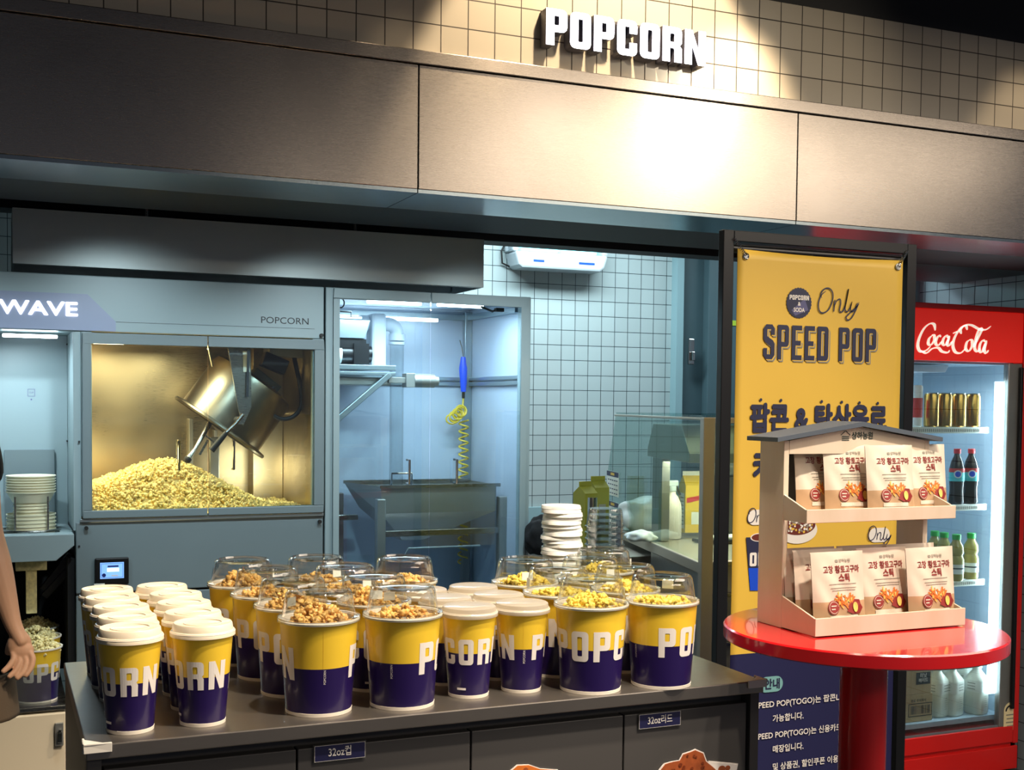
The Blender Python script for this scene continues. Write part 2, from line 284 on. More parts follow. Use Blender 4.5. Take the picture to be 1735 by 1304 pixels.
def stroke(pts, w, n=8, cal=None):
    """smooth brush line through points; cal=(thin, thick) for pen-like width"""
    P = [Vector((*p, 0)) for p in pts]; Q = []
    for i in range(len(P)-1):
        a, b, c, d = P[max(i-1, 0)], P[i], P[i+1], P[min(i+2, len(P)-1)]
        for k in range(n):
            t = k/n; Q.append(.5*((2*b)+(c-a)*t+(2*a-5*b+4*c-d)*t*t+(3*b-a-3*c+d)*t**3))
    Q.append(P[-1]); V = []; Fs = []
    for i, q in enumerate(Q):
        d = (Q[min(i+1, len(Q)-1)]-Q[max(i-1, 0)]).normalized(); nn = Vector((-d.y, d.x, 0)); ww = w
        if cal: ww = cal[0]+(cal[1]-cal[0])*abs(d.x*-.35+d.y*.94)**1.5
        e = min(1, .35+3*min(i, len(Q)-1-i)/len(Q)*2); V += [tuple((q+nn*ww*e/2)[:2]), tuple((q-nn*ww*e/2)[:2])]
        if i: Fs.append((2*i-2, 2*i-1, 2*i+1, 2*i))
    return V, Fs
def front(cx, cz, y, k=1., sl=0.): return lambda u, v: (cx+u*k, y, cz+v*k+sl*u)
def disc(r, n=32, kx=1., jag=0): return ([(r*(1+(jag if i % 2 else 0))*kx*math.cos(2*PI*i/n), r*(1+(jag if i % 2 else 0))*math.sin(2*PI*i/n)) for i in range(n)], [tuple(range(n))])
def rect(w, h): return ([(-w/2, -h/2), (w/2, -h/2), (w/2, h/2), (-w/2, h/2)], [(0, 1, 2, 3)])
def pill(w, h): p = rr(-w/2, -h/2, w/2, h/2, h/2-.0001, 6); return (p, [tuple(range(len(p)))])
def frame2(w, h, t):
    V = rect(w, h)[0]+rect(w-2*t, h-2*t)[0]; return V, [(i, (i+1) % 4, 4+(i+1) % 4, 4+i) for i in range(4)]
# ------------------------------------------------------------------ popcorn
def ico(sub):
    bm = bmesh.new(); bmesh.ops.create_icosphere(bm, subdivisions=sub, radius=1); v = np.array([x.co[:] for x in bm.verts]); f = np.array([[q.index for q in x.verts] for x in bm.faces]); bm.free(); return v, f
ICO = {1: ico(1), 2: ico(2)}
def kernels(name, pts, size, material, sub=2, parent=None, lumps=4, mats2=None):
    v, f = ICO[sub]; V = []; Fs = []; n = 0
    for p in pts:
        R = np.array(Euler(rng.uniform(0, 6.28, 3)).to_matrix()); c = rng.normal(0, 1, (lumps, 3)); c /= np.linalg.norm(c, axis=1)[:, None]; sz = size*rng.uniform(.8, 1.2)
        for q in range(lumps):
            w = v*(1+.38*np.sin(v[:, [1, 2, 0]]*4+rng.uniform(0, 6)))*(sz*.38*rng.uniform(.6, 1.15)*rng.uniform(.6, 1.15, 3))
            V.append((w+c[q]*sz*.5)@R.T+p); Fs.append(f+n); n += len(v)
    V = np.concatenate(V); Fs = np.concatenate(Fs); me = bpy.data.meshes.new(name); me.vertices.add(len(V)); me.vertices.foreach_set('co', V.ravel())
    me.loops.add(len(Fs)*3); me.loops.foreach_set('vertex_index', Fs.ravel().astype(np.int32)); me.polygons.add(len(Fs)); me.polygons.foreach_set('loop_start', np.arange(0, len(Fs)*3, 3, dtype=np.int32)); me.polygons.foreach_set('use_smooth', [True]*len(Fs)); me.update(calc_edges=True)
    me.materials.append(M[material]); o = bpy.data.objects.new(name, me); COL.objects.link(o)
    if parent: o.parent = parent
    return o
def heap_pts(R, top, n, k=1.6):
    out = []
    for _ in range(n):
        r = R*math.sqrt(random.random()); a = random.random()*6.283; out.append((r*math.cos(a), r*math.sin(a), top*(1-(r/R)**k)+random.uniform(-.006, .003)))
    return np.array(out)
# ================================================================== SETTING
YF, YB = 3.1, 5.7
struct(box(-4, 7, -4, 6, -.18, -.08), 'floor', 'floor', smooth=0)
struct(box(-1.5, 3.388, YB, YB+.1, -.08, 2.6), 'wall_back', 'kitchen_tile', 'pale blue tiled wall behind the popcorn machine', smooth=0)
struct(box(1.5, 3.2, YB-.02, YB-.001, .55, .932), 'trim_1', 'panel_blue', 'pale blue skirting panel under the tiled kitchen wall', 'trim', smooth=0, bevel=.002)
struct(box(3.388, 3.43, YB-.06, YB+.1, -.08, 2.6), 'trim_2', 'panel_blue', 'pale corner strip ending the kitchen tiles', 'trim', smooth=0)
struct(box(3.43, 6.2, YB+.02, YB+.1, -.08, 2.6), 'wall_service', 'door_blue', 'grey-blue painted wall beside the kitchen tiles', 'wall', smooth=0)
d = struct(box(3.6, 4.75, YB-.04, YB+.019, -.075, 2.45), 'door_1', 'door_blue', 'grey-blue steel door behind the yellow banner', 'door', smooth=0, bevel=.004)
hb = MB().box(3.475, 3.51, YB-.075, YB-.045, 1.69, 1.835).box(3.485, 3.5, YB-.1, YB-.075, 1.7, 1.75); hb.v = [(x+.215, y, z) for x, y, z in hb.v]
# handle sits on the door leaf
hx = at(1171, 595, Y=YB-.05).x; hb = MB().box(hx-.018, hx+.018, YB-.055, YB-.04, 1.69, 1.83).box(hx-.008, hx+.008, YB-.08, YB-.055, 1.71, 1.76)
struct(hb, 'door_1_handle', 'chrome', 'small chrome handle on the grey-blue door', 'door', smooth=0, bevel=.004)
struct(box(4.03, 4.13, 3.1, 4.5, -.08, 2.7), 'wall_right', 'side_tile', 'tiled side wall beside the red drinks fridge', smooth=0)
struct(box(3.95, 4.13, 4.5, 4.56, -.08, 2.7), 'trim_3', 'panel_blue', 'pale strip ending the tiled side wall', 'trim', smooth=0)
struct(box(-2.2, -2.1, -1, 6, -.08, 2.7), 'wall_left', 'machine_dark', 'plain wall at the left end of the kitchen', smooth=0)
# bulkhead: tiles on top, brushed panels below, polished underside
wf = MB().box(-1.5, 5.2, YF, YF+.12, 2.37, 2.695); struct(wf, 'wall_front', 'hall_tile', 'cream tiled bulkhead wall carrying the lit sign', smooth=0)
ztop = lambda x: 2.366
struct(box(-1.5, 5.2, YF-.022, YF+.01, 2.366, 2.402), 'trim_4', 'fascia_steel', 'brushed steel ledge strip between tiles and metal panels', 'trim', smooth=0, bevel=.002)
xs = [-1.4, 1.046, 2.272, 3.498, 5.2]
for i in range(4):
    struct(box(xs[i]+.0015, xs[i+1]-.0015, YF-.015, YF+.05, 2.036, 2.364), 'trim_%d' % (5+i), 'fascia_steel',
        ['leftmost dark brushed steel fascia panel', 'middle brushed steel fascia panel under the lit sign', 'right brushed steel fascia panel above the fridge', 'far right brushed steel fascia panel'][i], 'trim', smooth=0, bevel=.0015)
    struct(box(xs[i]+.0015, xs[i+1]-.0015, YF-.013, 3.36, 2.026, 2.0355), 'trim_%d' % (9+i), 'soffit_steel', 'polished steel underside below fascia panel %s' % 'one two three four'.split()[i], 'trim', smooth=0)
struct(box(-1.5, 5.2, 3.361, 3.72, 2.028, 2.04), 'trim_15', 'black_ceiling', 'black strip standing for the dark rear reflection of the steel underside', 'trim', smooth=0)  # the soffit's dark rear reflection, painted as a matte black strip
struct(box(-4, 7, 3.1, 3.2, 2.696, 3.4), 'wall_upper', 'black_ceiling', 'black wall above the cream tiles', 'wall', smooth=0)
struct(box(-4, 7, -4, 3.2, 3.4, 3.5), 'ceiling', 'black_ceiling', 'black ceiling of the hall', 'ceiling', smooth=0)
struct(box(-1.5, 4.03, 4.3, 4.42, 2.088, 2.72), 'trim_13', 'black_ceiling', 'black beam over the kitchen opening', 'trim', smooth=0)
struct(box(-2.1, 6.2, 3.7, 5.8, 2.6, 2.7), 'ceiling_kitchen', 'black_ceiling', 'black kitchen ceiling', 'ceiling', smooth=0)
struct(box(3.3, 5.2, 3.7, 4.28, 2.036, 2.05), 'trim_14', 'door_blue', 'blue-grey soffit board above the fridge', 'trim', smooth=0)
# ================================================================== LIT SIGN
g0, W0 = word('POPCORN', .1, .085, w=.58, s=.225, h=.185, r=.15)
sgn = thing('illuminated_sign', 'white glowing block-letter POPCORN sign fixed on the cream tiles', 'sign', (1.655, YF, 2.46))
sx0, sx1 = at(925, 40, Y=YF-.04).x, at(1195, 80, Y=YF-.04).x; kx = (sx1-sx0)/W0; x = sx0
for ch in 'POPCORN':
    loops, w = glyph(ch, w=.58, s=.225, h=.185, r=.15); z0 = 2.4565
    tr = [[(x+a*.1*kx, z0+b*.0995+.028*(sx1-x-a*.1*kx)/(sx1-sx0)*0) for a, b in l] for l in loops]; fv, ff = fill(tr); y1, y0 = YF-.002, YF-.042
    b = MB(); n = len(fv)
    for l in tr:
        k = len(l); b.add([(u, yy, v) for yy in (y0+.001, y1) for u, v in l], [(i, (i+1) % k, k+(i+1) % k, k+i) for i in range(k)])
    L_ = b.add([(u, y1, v) for u, v in fv], ff).build('letter', 'sign_side', sgn, smooth=0)
    fb = MB().add([(u, y0, v) for u, v in fv], ff); fb.build('letter_face', 'led_sign', L_, smooth=0, label='glowing white letter face')
    x += (w+.085)*.1*kx
# ================================================================== HOOD
hood = thing('exhaust_hood', 'long brushed steel exhaust hood hanging over the popcorn machine', 'exhaust hood', (.8, 4.1, 1.875))
b = MB(); x0, x1, yf, yb, z0, z1 = .055, 1.585, 3.95, 4.27, 1.872, 2.036
b.box(x0, x1, yf, yf+.004, z0, z1).box(x0, x0+.004, yf+.004, yb, z0, z1).box(x1-.004, x1, yf+.004, yb, z0, z1).box(x0, x1, yb, yb+.004, z0, z1).box(x0, x1, yf, yb, z1, z1+.004).box(x0+.004, x1-.004, yf+.004, yf+.03, z0, z0+.004)
b.build('canopy', 'hood_steel', hood, smooth=0, bevel=.001)
box(x0+.03, x1-.03, yf+.04, yb-.02, z0+.05, z0+.054).build('filter_panel', 'dark_gap', hood, smooth=0)
for px in (249, 603):
    p = at(px, 380, Y=3.96); MB().cyl((p.x, 3.97, 2.04), (p.x, 3.97, 2.6), .005, seg=10).build('hanger_rod', 'steel', hood)
# ================================================================== POPCORN MACHINE
YM = 3.9
pm = thing('popcorn_machine', 'large grey popcorn machine with lit glass window and tilted kettle', 'popcorn machine', (.5, 4.2, 0))
YBK = 4.47
b = MB().box(-1.2, 1.0, YM, YM+.6, 1.672, 1.842); b.build('header', 'machine_grey', pm, smooth=0, bevel=.003)
# angular badge plate
P = lambda px, py, y=YM: (lambda v: (v.x, v.z))(at(px, py, Y=y))
zt = at(0, 492, Y=YM).z; zb = at(196, 545, Y=YM).z
badge = MB().prism([(-1.1, 1.674), (at(196, 545, Y=YM).x, 1.674), (P(196, 545)[0], P(196, 545)[1]), (P(148, 499)[0], zt), (-1.1, zt)], YM-.004, YM-.0005)
bg = badge.build('badge_plate', 'machine_badge', pm, smooth=0)
l0, l1 = at(196, 545, Y=YM), at(533, 556, Y=YM)
MB().box(l0.x, l1.x, YM-.0008, YM, l0.z-.001, l0.z).build('groove_line', 'ink_black', pm, smooth=0)
wv = text('WAVE', .058, .02, 1.35); cxw = at(66, 526, Y=YM); xsw = [p[0] for p in wv[0]]
lb = MB().flat(wv, front(cxw.x, 1.735, YM-.006)); lb.build('lettering', 'led_badge', pm, smooth=0, label='glowing white WAVE lettering')
pc = text('POPCORN', .03, 0, 1.12); cp = at(483, 543, Y=YM); MB().flat(pc, front(cp.x, 1.726, YM-.001)).build('lettering', 'ink_black', pm, smooth=0, label='small dark POPCORN lettering')
# chamber shell
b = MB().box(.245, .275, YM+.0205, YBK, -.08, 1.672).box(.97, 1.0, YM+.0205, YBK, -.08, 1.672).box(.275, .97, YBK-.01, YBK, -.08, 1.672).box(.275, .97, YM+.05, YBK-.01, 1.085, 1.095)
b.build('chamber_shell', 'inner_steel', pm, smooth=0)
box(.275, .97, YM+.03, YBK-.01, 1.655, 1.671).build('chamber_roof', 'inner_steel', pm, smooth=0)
for sa, sb_ in ((.245, .276), (.962, 1.0)): box(sa, sb_, YM-.002, YM+.02, 1.105, 1.671).build('window_stile', 'machine_grey', pm, smooth=0, bevel=.002)
for xa, xb in ((.248, .622), (.625, .998)):
    d_ = MB().box(xa, xb, YM-.014, YM-.003, 1.635, 1.668).box(xa, xb, YM-.014, YM-.003, 1.1, 1.124)
    if xa < .3: d_.box(xa, xa+.025, YM-.014, YM-.003, 1.124, 1.635)
    else: d_.box(xb-.032, xb, YM-.014, YM-.003, 1.124, 1.635)
    dr = d_.build('window_door', 'machine_dark', pm, smooth=0, bevel=.002)
    xg0, xg1 = (xa+.025, xb) if xa < .3 else (xa, xb-.032)
    box(xg0, xg1, YM-.01, YM-.007, 1.124, 1.635).build('pane', 'glass', dr, smooth=0)
    hx = at(304 if xa < .3 else 397, 770, Y=YM-.04).x; zz0, zz1 = at(304, 795, Y=YM).z, at(304, 746, Y=YM).z
    MB().tube([(hx, YM-.011, zz1), (hx, YM-.035, zz1), (hx, YM-.035, zz0), (hx, YM-.011, zz0)], .004).build('handle', 'chrome', dr)
# lower body
b = MB().box(.228, 1.0, YM, YM+.02, .868, 1.088).box(.228, 1.0, YM+.004, YM+.02, -.04, .862).box(.228, .245, YM+.02, YBK, .05, 1.088)
b.build('body', 'machine_dark', pm, smooth=0, bevel=.003)
box(.24, 1.0, YM-.008, YM+.0, 1.0885, 1.098).build('ledge', 'alu', pm, smooth=0, bevel=.001)
for px, py in ((146, 894), (541, 883), (544, 568)): q = at(px, py, Y=YM); MB().cyl((q.x, YM-.012, q.z), (q.x, YM-.001, q.z), .006, seg=14).build('knob', 'rubber', pm)
q = at(398, 1010, Y=YM); box(q.x, q.x+.003, YM+.001, YM+.004, .1, .862).build('panel_seam', 'dark_gap', pm, smooth=0)
# control screen
sc_ = box(.282, .382, YM-.014, YM-.0005, .893, .977).build('control_screen', 'black_plastic', pm, smooth=0, bevel=.004)
scm = MB().flat(rect(.07, .05), front(.332, .938, YM-.0148)); scm.build('display', 'screen_blue', sc_, smooth=0, label='lit blue touch display')
b = MB().flat(rect(.036, .012), front(.335, .94, YM-.0152), 0).flat(rect(.032, .005), front(.335, .951, YM-.0152), 1).flat(frame2(.064, .044, .001), front(.332, .938, YM-.0152), 1).flat(disc(.006), front(.308, .924, YM-.0152), 1).flat(rect(.02, .004), front(.34, .922, YM-.0152), 2)
b.build('display_icons', ['screen_pale', 'screen_dark', 'ink_white'], sc_, smooth=0)
b = MB().box(.279, .31, YM-.017, YM-.014, .893, .899); b.build('sticker', 'label_white', sc_, smooth=0)
# interior step panel and catch on the right
b = MB().box(.86, .97, YBK-.1, YBK-.01, 1.095, 1.655).box(.85, .97, YBK-.13, YBK-.1, 1.42, 1.432)
b.build('inner_cover', 'inner_steel', pm, smooth=0, bevel=.002)
q = at(506, 657, Y=YBK-.12); box(q.x-.035, q.x+.03, YBK-.125, YBK-.1, q.z-.006, q.z+.006).build('catch', 'chrome', pm, smooth=0, bevel=.002)
MB().box(.64, .655, YBK-.06, YBK-.01, 1.095, 1.4).box(.73, .742, YBK-.05, YBK-.01, 1.095, 1.36).build('rail_pair', 'dull_steel', pm, smooth=0, bevel=.002)
lmp = MB().box(.29, .38, YM+.06, YM+.12, 1.64, 1.652).build('warming_lamp', 'lamp_warm', pm, smooth=0)
# kettle
kc = Vector((.712, 4.2, 1.372)); ax = Vector((.56, -.06, .80)).normalized(); Rk = ax.to_track_quat('Z', 'Y').to_matrix()
pr_ = [(0, .0, 0), (0, .012, 0)]
kt = MB().lathe([(.162, 0), (.178, -.004), (.181, .002), (.178, .008), (.154, .012), (.152, .18), (.146, .2), (.12, .21), (0, .212)], kc, 56, Rk).lathe([(.162, 0), (.148, .012), (.146, .185), (0, .19)], kc, 56, Rk, None)
for j in range(len(kt.m)-56*3, len(kt.m)): kt.m[j] = 1
ket = kt.build('kettle', ['kettle_steel', 'dark_gap'], pm)
K = lambda x, y, z: kc+Rk@Vector((x, y, z))
# motor cover on kettle back
q1 = at(425, 632, Y=4.2); q2 = at(462, 665, Y=4.25); MB().bar((q1.x, 4.2, q1.z), (q2.x, 4.2, q2.z), .06, .05).build('heater_box', 'machine_dark', ket, smooth=0, bevel=.004)
# bracket plate hanging in front of the kettle
yb_ = YM+.1
pl = [at(385, 582, Y=yb_), at(425, 582, Y=yb_), at(426, 690, Y=yb_), at(412, 722, Y=yb_), at(404, 694, Y=yb_)]
br_ = MB().prism([(v.x, v.z) for v in pl], yb_, yb_+.006).build('kettle_bracket', 'steel', pm, smooth=0, bevel=.001)
q = at(413, 655, Y=yb_-.01); r_ = at(404, 712, Y=yb_); MB().cyl((r_.x+.004, yb_-.02, r_.z), (r_.x+.004, yb_+.12, r_.z), .013, seg=20).build('pivot', 'steel', br_)
a0, a1, a2 = at(412, 702, Y=yb_-.03), at(384, 732, Y=yb_-.03), at(358, 763, Y=yb_-.03)
MB().tube([a0, (a0+a1)/2+Vector((.002, 0, -.002)), a1], .006).build('tilt_lever', 'chrome', br_)
MB().tube([a1, a2], [.008, .011], seg=14).build('lever_grip', 'rubber', br_)
a = [at(417, 595, Y=yb_-.004), at(418, 630, Y=yb_-.004)]
MB().bar(a[0], a[1], .022, .001).build('warning_sticker', 'label_white', br_, smooth=0)
a = at(421, 582, Y=yb_-.008), at(419, 672, Y=yb_-.008); MB().bar(*a, .008, .004).build('bracket_rib', 'chrome', br_, smooth=0)
a, c_ = at(352, 582, Y=4.05), at(360, 620, Y=4.1); MB().cyl(a, c_, .004, seg=8).build('hanger_rod', 'steel', pm)
# stirrer shaft out of the mouth
s0, s1, s2 = at(356, 716, Y=4.12), at(331, 760, Y=4.08), at(318, 778, Y=4.07)
st = MB().cyl(s0, s1, .009, .007, seg=14).cyl(s1, s2, .006, .012, seg=14).bar(at(352, 745, Y=4.1), at(338, 770, Y=4.1), .008).bar(at(345, 735, Y=4.1), at(366, 752, Y=4.1), .006)
st.build('stirrer', 'steel', pm); MB().ball(s2, .013).build('stirrer_tip', 'rubber', pm)
pts = [at(*p, Y=y) for p, y in (((452, 655), 4.2), ((452, 680), 4.12), ((462, 700), 4.08), ((480, 710), 4.06), ((500, 706), 4.06), ((513, 690), 4.06), ((513, 665), 4.07), ((505, 630), 4.08), ((497, 604), 4.1))]
sp = stroke([(p.x, p.z) for p in pts], 0.001, 6)[0][::2]; MB().tube([(u, 4.09, v) for u, v in sp], .0075, seg=10).build('power_cable', 'rubber', pm)
a = at(452, 597, Y=4.1), at(530, 600, Y=4.1); MB().box(a[0].x, .97, 4.06, 4.16, 1.615, 1.65).build('junction_box', 'dull_steel', pm, smooth=0, bevel=.003)
q = at(470, 615, Y=4.05); MB().obox((q.x-.005, 4.08, q.z), (.085, .05, .05), (0, .38, 0)).build('sensor_box', 'black_plastic', pm, smooth=0, bevel=.003)
q = at(366, 758, Y=4.2); MB().box(q.x-.02, q.x+.012, 4.2, 4.23, 1.16, 1.34).build('side_chute', 'dull_steel', pm, smooth=0, bevel=.003)
# popcorn pile inside (uncountable)
pts = []
for _ in range(3400):
    u = random.uniform(.282, .965); v = random.uniform(YM+.03, YBK-.03)
    hgt = .135*math.exp(-((u-.55)/.2)**2-((v-4.2)/.3)**2)+.04*math.exp(-((u-.3)/.2)**2)+.012-.03*max(0, (u-.75)/.2)
    hgt *= max(.15, min(1, (v-YM)/.14)); pts.append((u, v, 1.1+max(hgt, .0)*(1 if random.random() < .8 else random.random())+random.uniform(-.004, .006)))
pile = kernels('popcorn', np.array(pts), .0155, 'pile_corn', sub=1); tag(pile, 'big heap of loose pale popcorn inside the lit machine window', 'popcorn', kind='stuff')
bs = MB(); nx, ny = 28, 18
for j in range(ny+1):
    for i in range(nx+1):
        u = .278+.69*i/nx; v = YM+.012+(YBK-YM-.03)*j/ny
        hgt = .135*math.exp(-((u-.55)/.2)**2-((v-4.2)/.3)**2)+.04*math.exp(-((u-.3)/.2)**2)+.0-.03*max(0, (u-.75)/.2); hgt *= max(.15, min(1, (v-YM)/.14)); bs.v.append((u, v, 1.098+max(hgt, 0.0)))
for j in range(ny):
    for i in range(nx): bs.f.append((j*(nx+1)+i, j*(nx+1)+i+1, (j+1)*(nx+1)+i+1, (j+1)*(nx+1)+i)); bs.m.append(0)
o = bs.build('popcorn_core', 'pile_corn', pile); o['kind'] = 'stuff'
# cup dispenser bay on the left of the machine
b = MB().box(-1.2, .222, 4.2, 4.22, 1.0, 1.672).box(.222, .2445, YM+.004, 4.22, 1.062, 1.672); b.build('dispenser_bay', 'machine_grey', pm, smooth=0, bevel=.002)
zs = 1.055
qx = at(53, 900, Y=4.03).x; b = MB().prism([(-1.2, zs), (.222, zs), (.222, 1.02), (.17, .975), (-1.2, .975)], YM-.02, 3.95, 'XZ').box(-1.2, qx-.08, 3.95, 4.2, .975, zs).box(qx+.08, .222, 3.95, 4.2, 1.0, zs).box(qx-.08, qx+.08, 4.11, 4.2, .975, zs); b.build('dispenser_shelf', 'machine_grey', pm, smooth=0, bevel=.003)
box(.03, .18, 4.185, 4.199, 1.06, 1.30).build('niche_panel', 'machine_dark', pm, smooth=0)
b = MB().box(at(4, 573, Y=4.0).x, at(97, 573, Y=4.0).x, 3.98, 4.0, 1.652, 1.662); b.build('light_tube', 'led_white', pm, smooth=0, bevel=.003)
q = at(53, 665, Y=4.199); b = MB().flat(frame2(.022, .024, .0012), front(q.x, q.z, 4.1985)).flat(text('CUP', .007, 0, 1), front(q.x, q.z, 4.1985)).flat(disc(.0025, 12), front(q.x, q.z-.022, 4.1985)); b.build('cup_icon', 'ink_lilac', pm, smooth=0)
for px, py in ((114, 583), (114, 747), (134, 748), (118, 910), (134, 925)): q = at(px, py, Y=4.19 if px < 122 else YM); MB().cyl((q.x, q.y-.003, q.z), (q.x, q.y+.012, q.z), .003, seg=10).build('screw', 'ink_black', pm)
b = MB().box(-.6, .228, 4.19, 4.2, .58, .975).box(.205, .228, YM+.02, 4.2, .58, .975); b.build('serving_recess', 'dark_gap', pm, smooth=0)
q = at(53, 990, Y=4.0)
b = MB().box(q.x-.045, q.x+.045, 3.98, 4.05, .935, .972).box(q.x-.016, q.x+.016, 3.99, 4.03, .80, .935); b.build('popcorn_chute', 'plain_corn', pm, smooth=0, bevel=.002)
MB().bar(at(75, 1010, Y=4.0), at(125, 955, Y=4.0), .02).bar(at(75, 1000, Y=4.02), at(122, 940, Y=4.02), .03).build('support_arm', 'black_plastic', pm, smooth=0)
MB().box(-1.1, .19, 3.66, 4.19, .572, .585).build('serving_shelf', 'steel', pm, smooth=0, bevel=.002)
# small cabinet below
cb = thing('undercounter_cabinet', 'cream undercounter cabinet door below the filled popcorn buckets', 'cabinet', (-.2, 3.9, 0))
box(-1.1, .187, 3.68, 4.18, -.08, .57).build('body', 'cream_cab', cb, smooth=0, bevel=.004); 
dr = box(-1.1, .185, 3.655, 3.679, 0, .565).build('door', 'cream_cab', cb, smooth=0, bevel=.004)
q = at(101, 1243, Y=3.65); b = MB().box(q.x-.012, q.x+.01, 3.643, 3.6545, q.z-.033, q.z+.033, m=1).box(q.x-.007, q.x+.006, 3.636, 3.643, q.z-.022, q.z+.01, m=0).cyl((q.x, 3.632, q.z+.012), (q.x, 3.643, q.z+.012), .005); b.build('latch', ['chrome', 'dull_steel'], dr, smooth=0, bevel=.001)
# acrylic guard in front of the served buckets
ga = MB().box(.03, .145, 3.655, 3.658, .586, .70).box(.03, .033, 3.658, 3.69, .586, .7).build('splash_guard', 'acrylic', smooth=0); tag(ga, 'low clear acrylic guard standing in front of the filled buckets', 'guard')
# ================================================================== GLASS CABINET
gc = thing('glass_cabinet', 'tall grey cabinet with glass doors, lit inside, right of the popcorn machine', 'cabinet', (1.37, 4.15, 0))
XC0, XC1, ZC = 1.005, 1.745, 1.842
b = MB().box(XC0, 1.05, YM-.004, YM+.03, -.08, ZC).box(1.708, XC1, YM-.004, YM+.03, -.08, ZC).box(1.05, 1.708, YM+.03, YM+.06, 1.815, ZC)
b.build('frame', 'machine_grey', gc, smooth=0, bevel=.003)
b = MB().box(XC0, XC1, YM+.03, 4.47, ZC-.012, ZC+.0).box(XC0, 1.02, YM+.03, 4.47, .05, ZC-.012).box(1.73, XC1, YM+.03, 4.47, .05, ZC-.012).box(1.02, 1.73, 4.455, 4.47, .05, ZC-.012).box(1.02, 1.73, YM+.03, 4.455, .5, .52)
b.build('shell', 'cabinet_inner', gc, smooth=0)
rl = MB()
for z_ in (1.56, 1.54): rl.box(1.02, 1.712, 4.44, 4.455, z_-.007, z_+.007).box(1.716, 1.73, YM+.03, 4.44, z_-.007, z_+.007)
rl.box(1.70, 1.73, 4.425, 4.455, .52, ZC-.02).box(1.02, 1.73, 4.43, 4.455, 1.79, 1.812).box(1.71, 1.73, YM+.06, 4.43, 1.79, 1.812)
rl.build('profile_rails', 'alu', gc, smooth=0, bevel=.002)
for i, (xa, xb) in enumerate(((1.03, 1.366), (1.369, 1.725))):
    z1_ = 1.84
    dd = MB().box(xa, xb, YM-.016, YM-.005, 1.805, z1_)
    if i: dd.box(xb-.022, xb, YM-.016, YM-.005, .55, 1.805)
    else: dd.box(xa, xa+.02, YM-.016, YM-.005, .55, 1.805)
    dr = dd.build('door', 'machine_grey', gc, smooth=0, bevel=.002)
    ga_, gb_ = (xa, xb-.022) if i else (xa+.02, xb)
    box(ga_, gb_, YM-.012, YM-.009, .55, 1.805).build('pane', 'glass', dr, smooth=0)
    hx = (1.286, 1.457)[i]; MB().tube([(hx, YM-.012, 1.272), (hx, YM-.04, 1.272), (hx, YM-.04, 1.191), (hx, YM-.012, 1.191)], .0045).build('handle', 'chrome', dr)
for xa, xb in ((1.163, 1.357), (1.415, 1.587)):
    t_ = box(xa, xb, 3.95, 3.966, 1.80, 1.812).build('light_tube', 'led_white', gc, smooth=0, bevel=.004)
box(1.12, 1.565, 4.36, 4.376, 1.775, 1.788).build('light_tube', 'led_white', gc, smooth=0, bevel=.004)
MB().tube([at(742, 516, Y=3.95)+Vector((.16, 0, 0)), (1.62, 3.95, 1.79), (1.64, 3.95, 1.80)], .004).box(1.63, 1.66, 3.94, 3.96, 1.79, 1.803).build('plug', 'rubber', gc)
# equipment shelf inside
q0, q1 = at(540, 632, Y=4.1), at(668, 632, Y=4.1)
b = MB().box(1.02, q1.x, 4.08, 4.1, 1.578, 1.596).box(1.02, q1.x, 4.08, 4.1, 1.56, 1.572).box(1.02, q1.x, 4.1, 4.44, 1.585, 1.592)
b.bar((q1.x-.02, 4.09, 1.565), (1.02, 4.09, 1.34), .022, .02)
shf = b.build('equipment_shelf', 'alu', gc, smooth=0, bevel=.002)
b = MB().prism([(1.021, 1.69), (1.205, 1.69), (1.225, 1.755), (1.021, 1.755)], 4.12, 4.36).box(1.021, 1.2, 4.14, 4.34, 1.756, 1.77)
b.build('hopper_box', 'alu', gc, smooth=0, bevel=.003)
MB().prism([(1.021, 1.655), (1.17, 1.655), (1.205, 1.689), (1.021, 1.689)], 4.13, 4.35).build('hopper_base', 'black_plastic', gc, smooth=0)
mo = MB().cyl((1.03, 4.16, 1.634), (1.17, 4.16, 1.634), .034, seg=28).box(1.165, 1.22, 4.12, 4.2, 1.6, 1.672).cyl((1.22, 4.16, 1.636), (1.236, 4.16, 1.636), .03).box(1.19, 1.215, 4.14, 4.18, 1.672, 1.688).build('blower_motor', 'black_plastic', gc)
MB().cyl((1.075, 4.16, 1.634), (1.125, 4.16, 1.634), .0348, seg=28).build('rating_label', 'label_white', mo)
# pipe: elbow, clear down pipe, square duct
ex, ez = 1.345, 1.755
b = MB().tube([(1.235, 4.3, ez)]+[(ex+.035*math.sin(a), 4.3, ez-.035+.035*math.cos(a)) for a in np.linspace(0, PI/2, 10)], .026, seg=24).cyl((ex+.035, 4.3, ez-.06), (ex+.035, 4.3, ez-.035), .031, seg=24).cyl((ex+.035, 4.3, ez-.075), (ex+.035, 4.3, ez-.066), .031, seg=24).cyl((1.235, 4.3, ez), (1.262, 4.3, ez), .031)
b.build('elbow_pipe', 'pvc', gc)
MB().cyl((ex+.035, 4.3, ez-.06), (ex+.035, 4.3, 1.1), .026, seg=24).build('down_pipe', 'clear', gc)
box(1.268, 1.325, 4.25, 4.33, 1.592, 1.79).build('square_duct', 'pvc', gc, smooth=0, bevel=.01)
b = MB().box(1.352, 1.385, 4.1, 4.15, 1.52, 1.57).cyl((1.385, 4.125, 1.545), (1.465, 4.125, 1.545), .025, seg=24).cyl((1.465, 4.125, 1.545), (1.48, 4.125, 1.545), .018).box(1.29, 1.352, 4.11, 4.14, 1.535, 1.555)
b.build('drive_motor', ['dull_steel'], gc, bevel=.001)
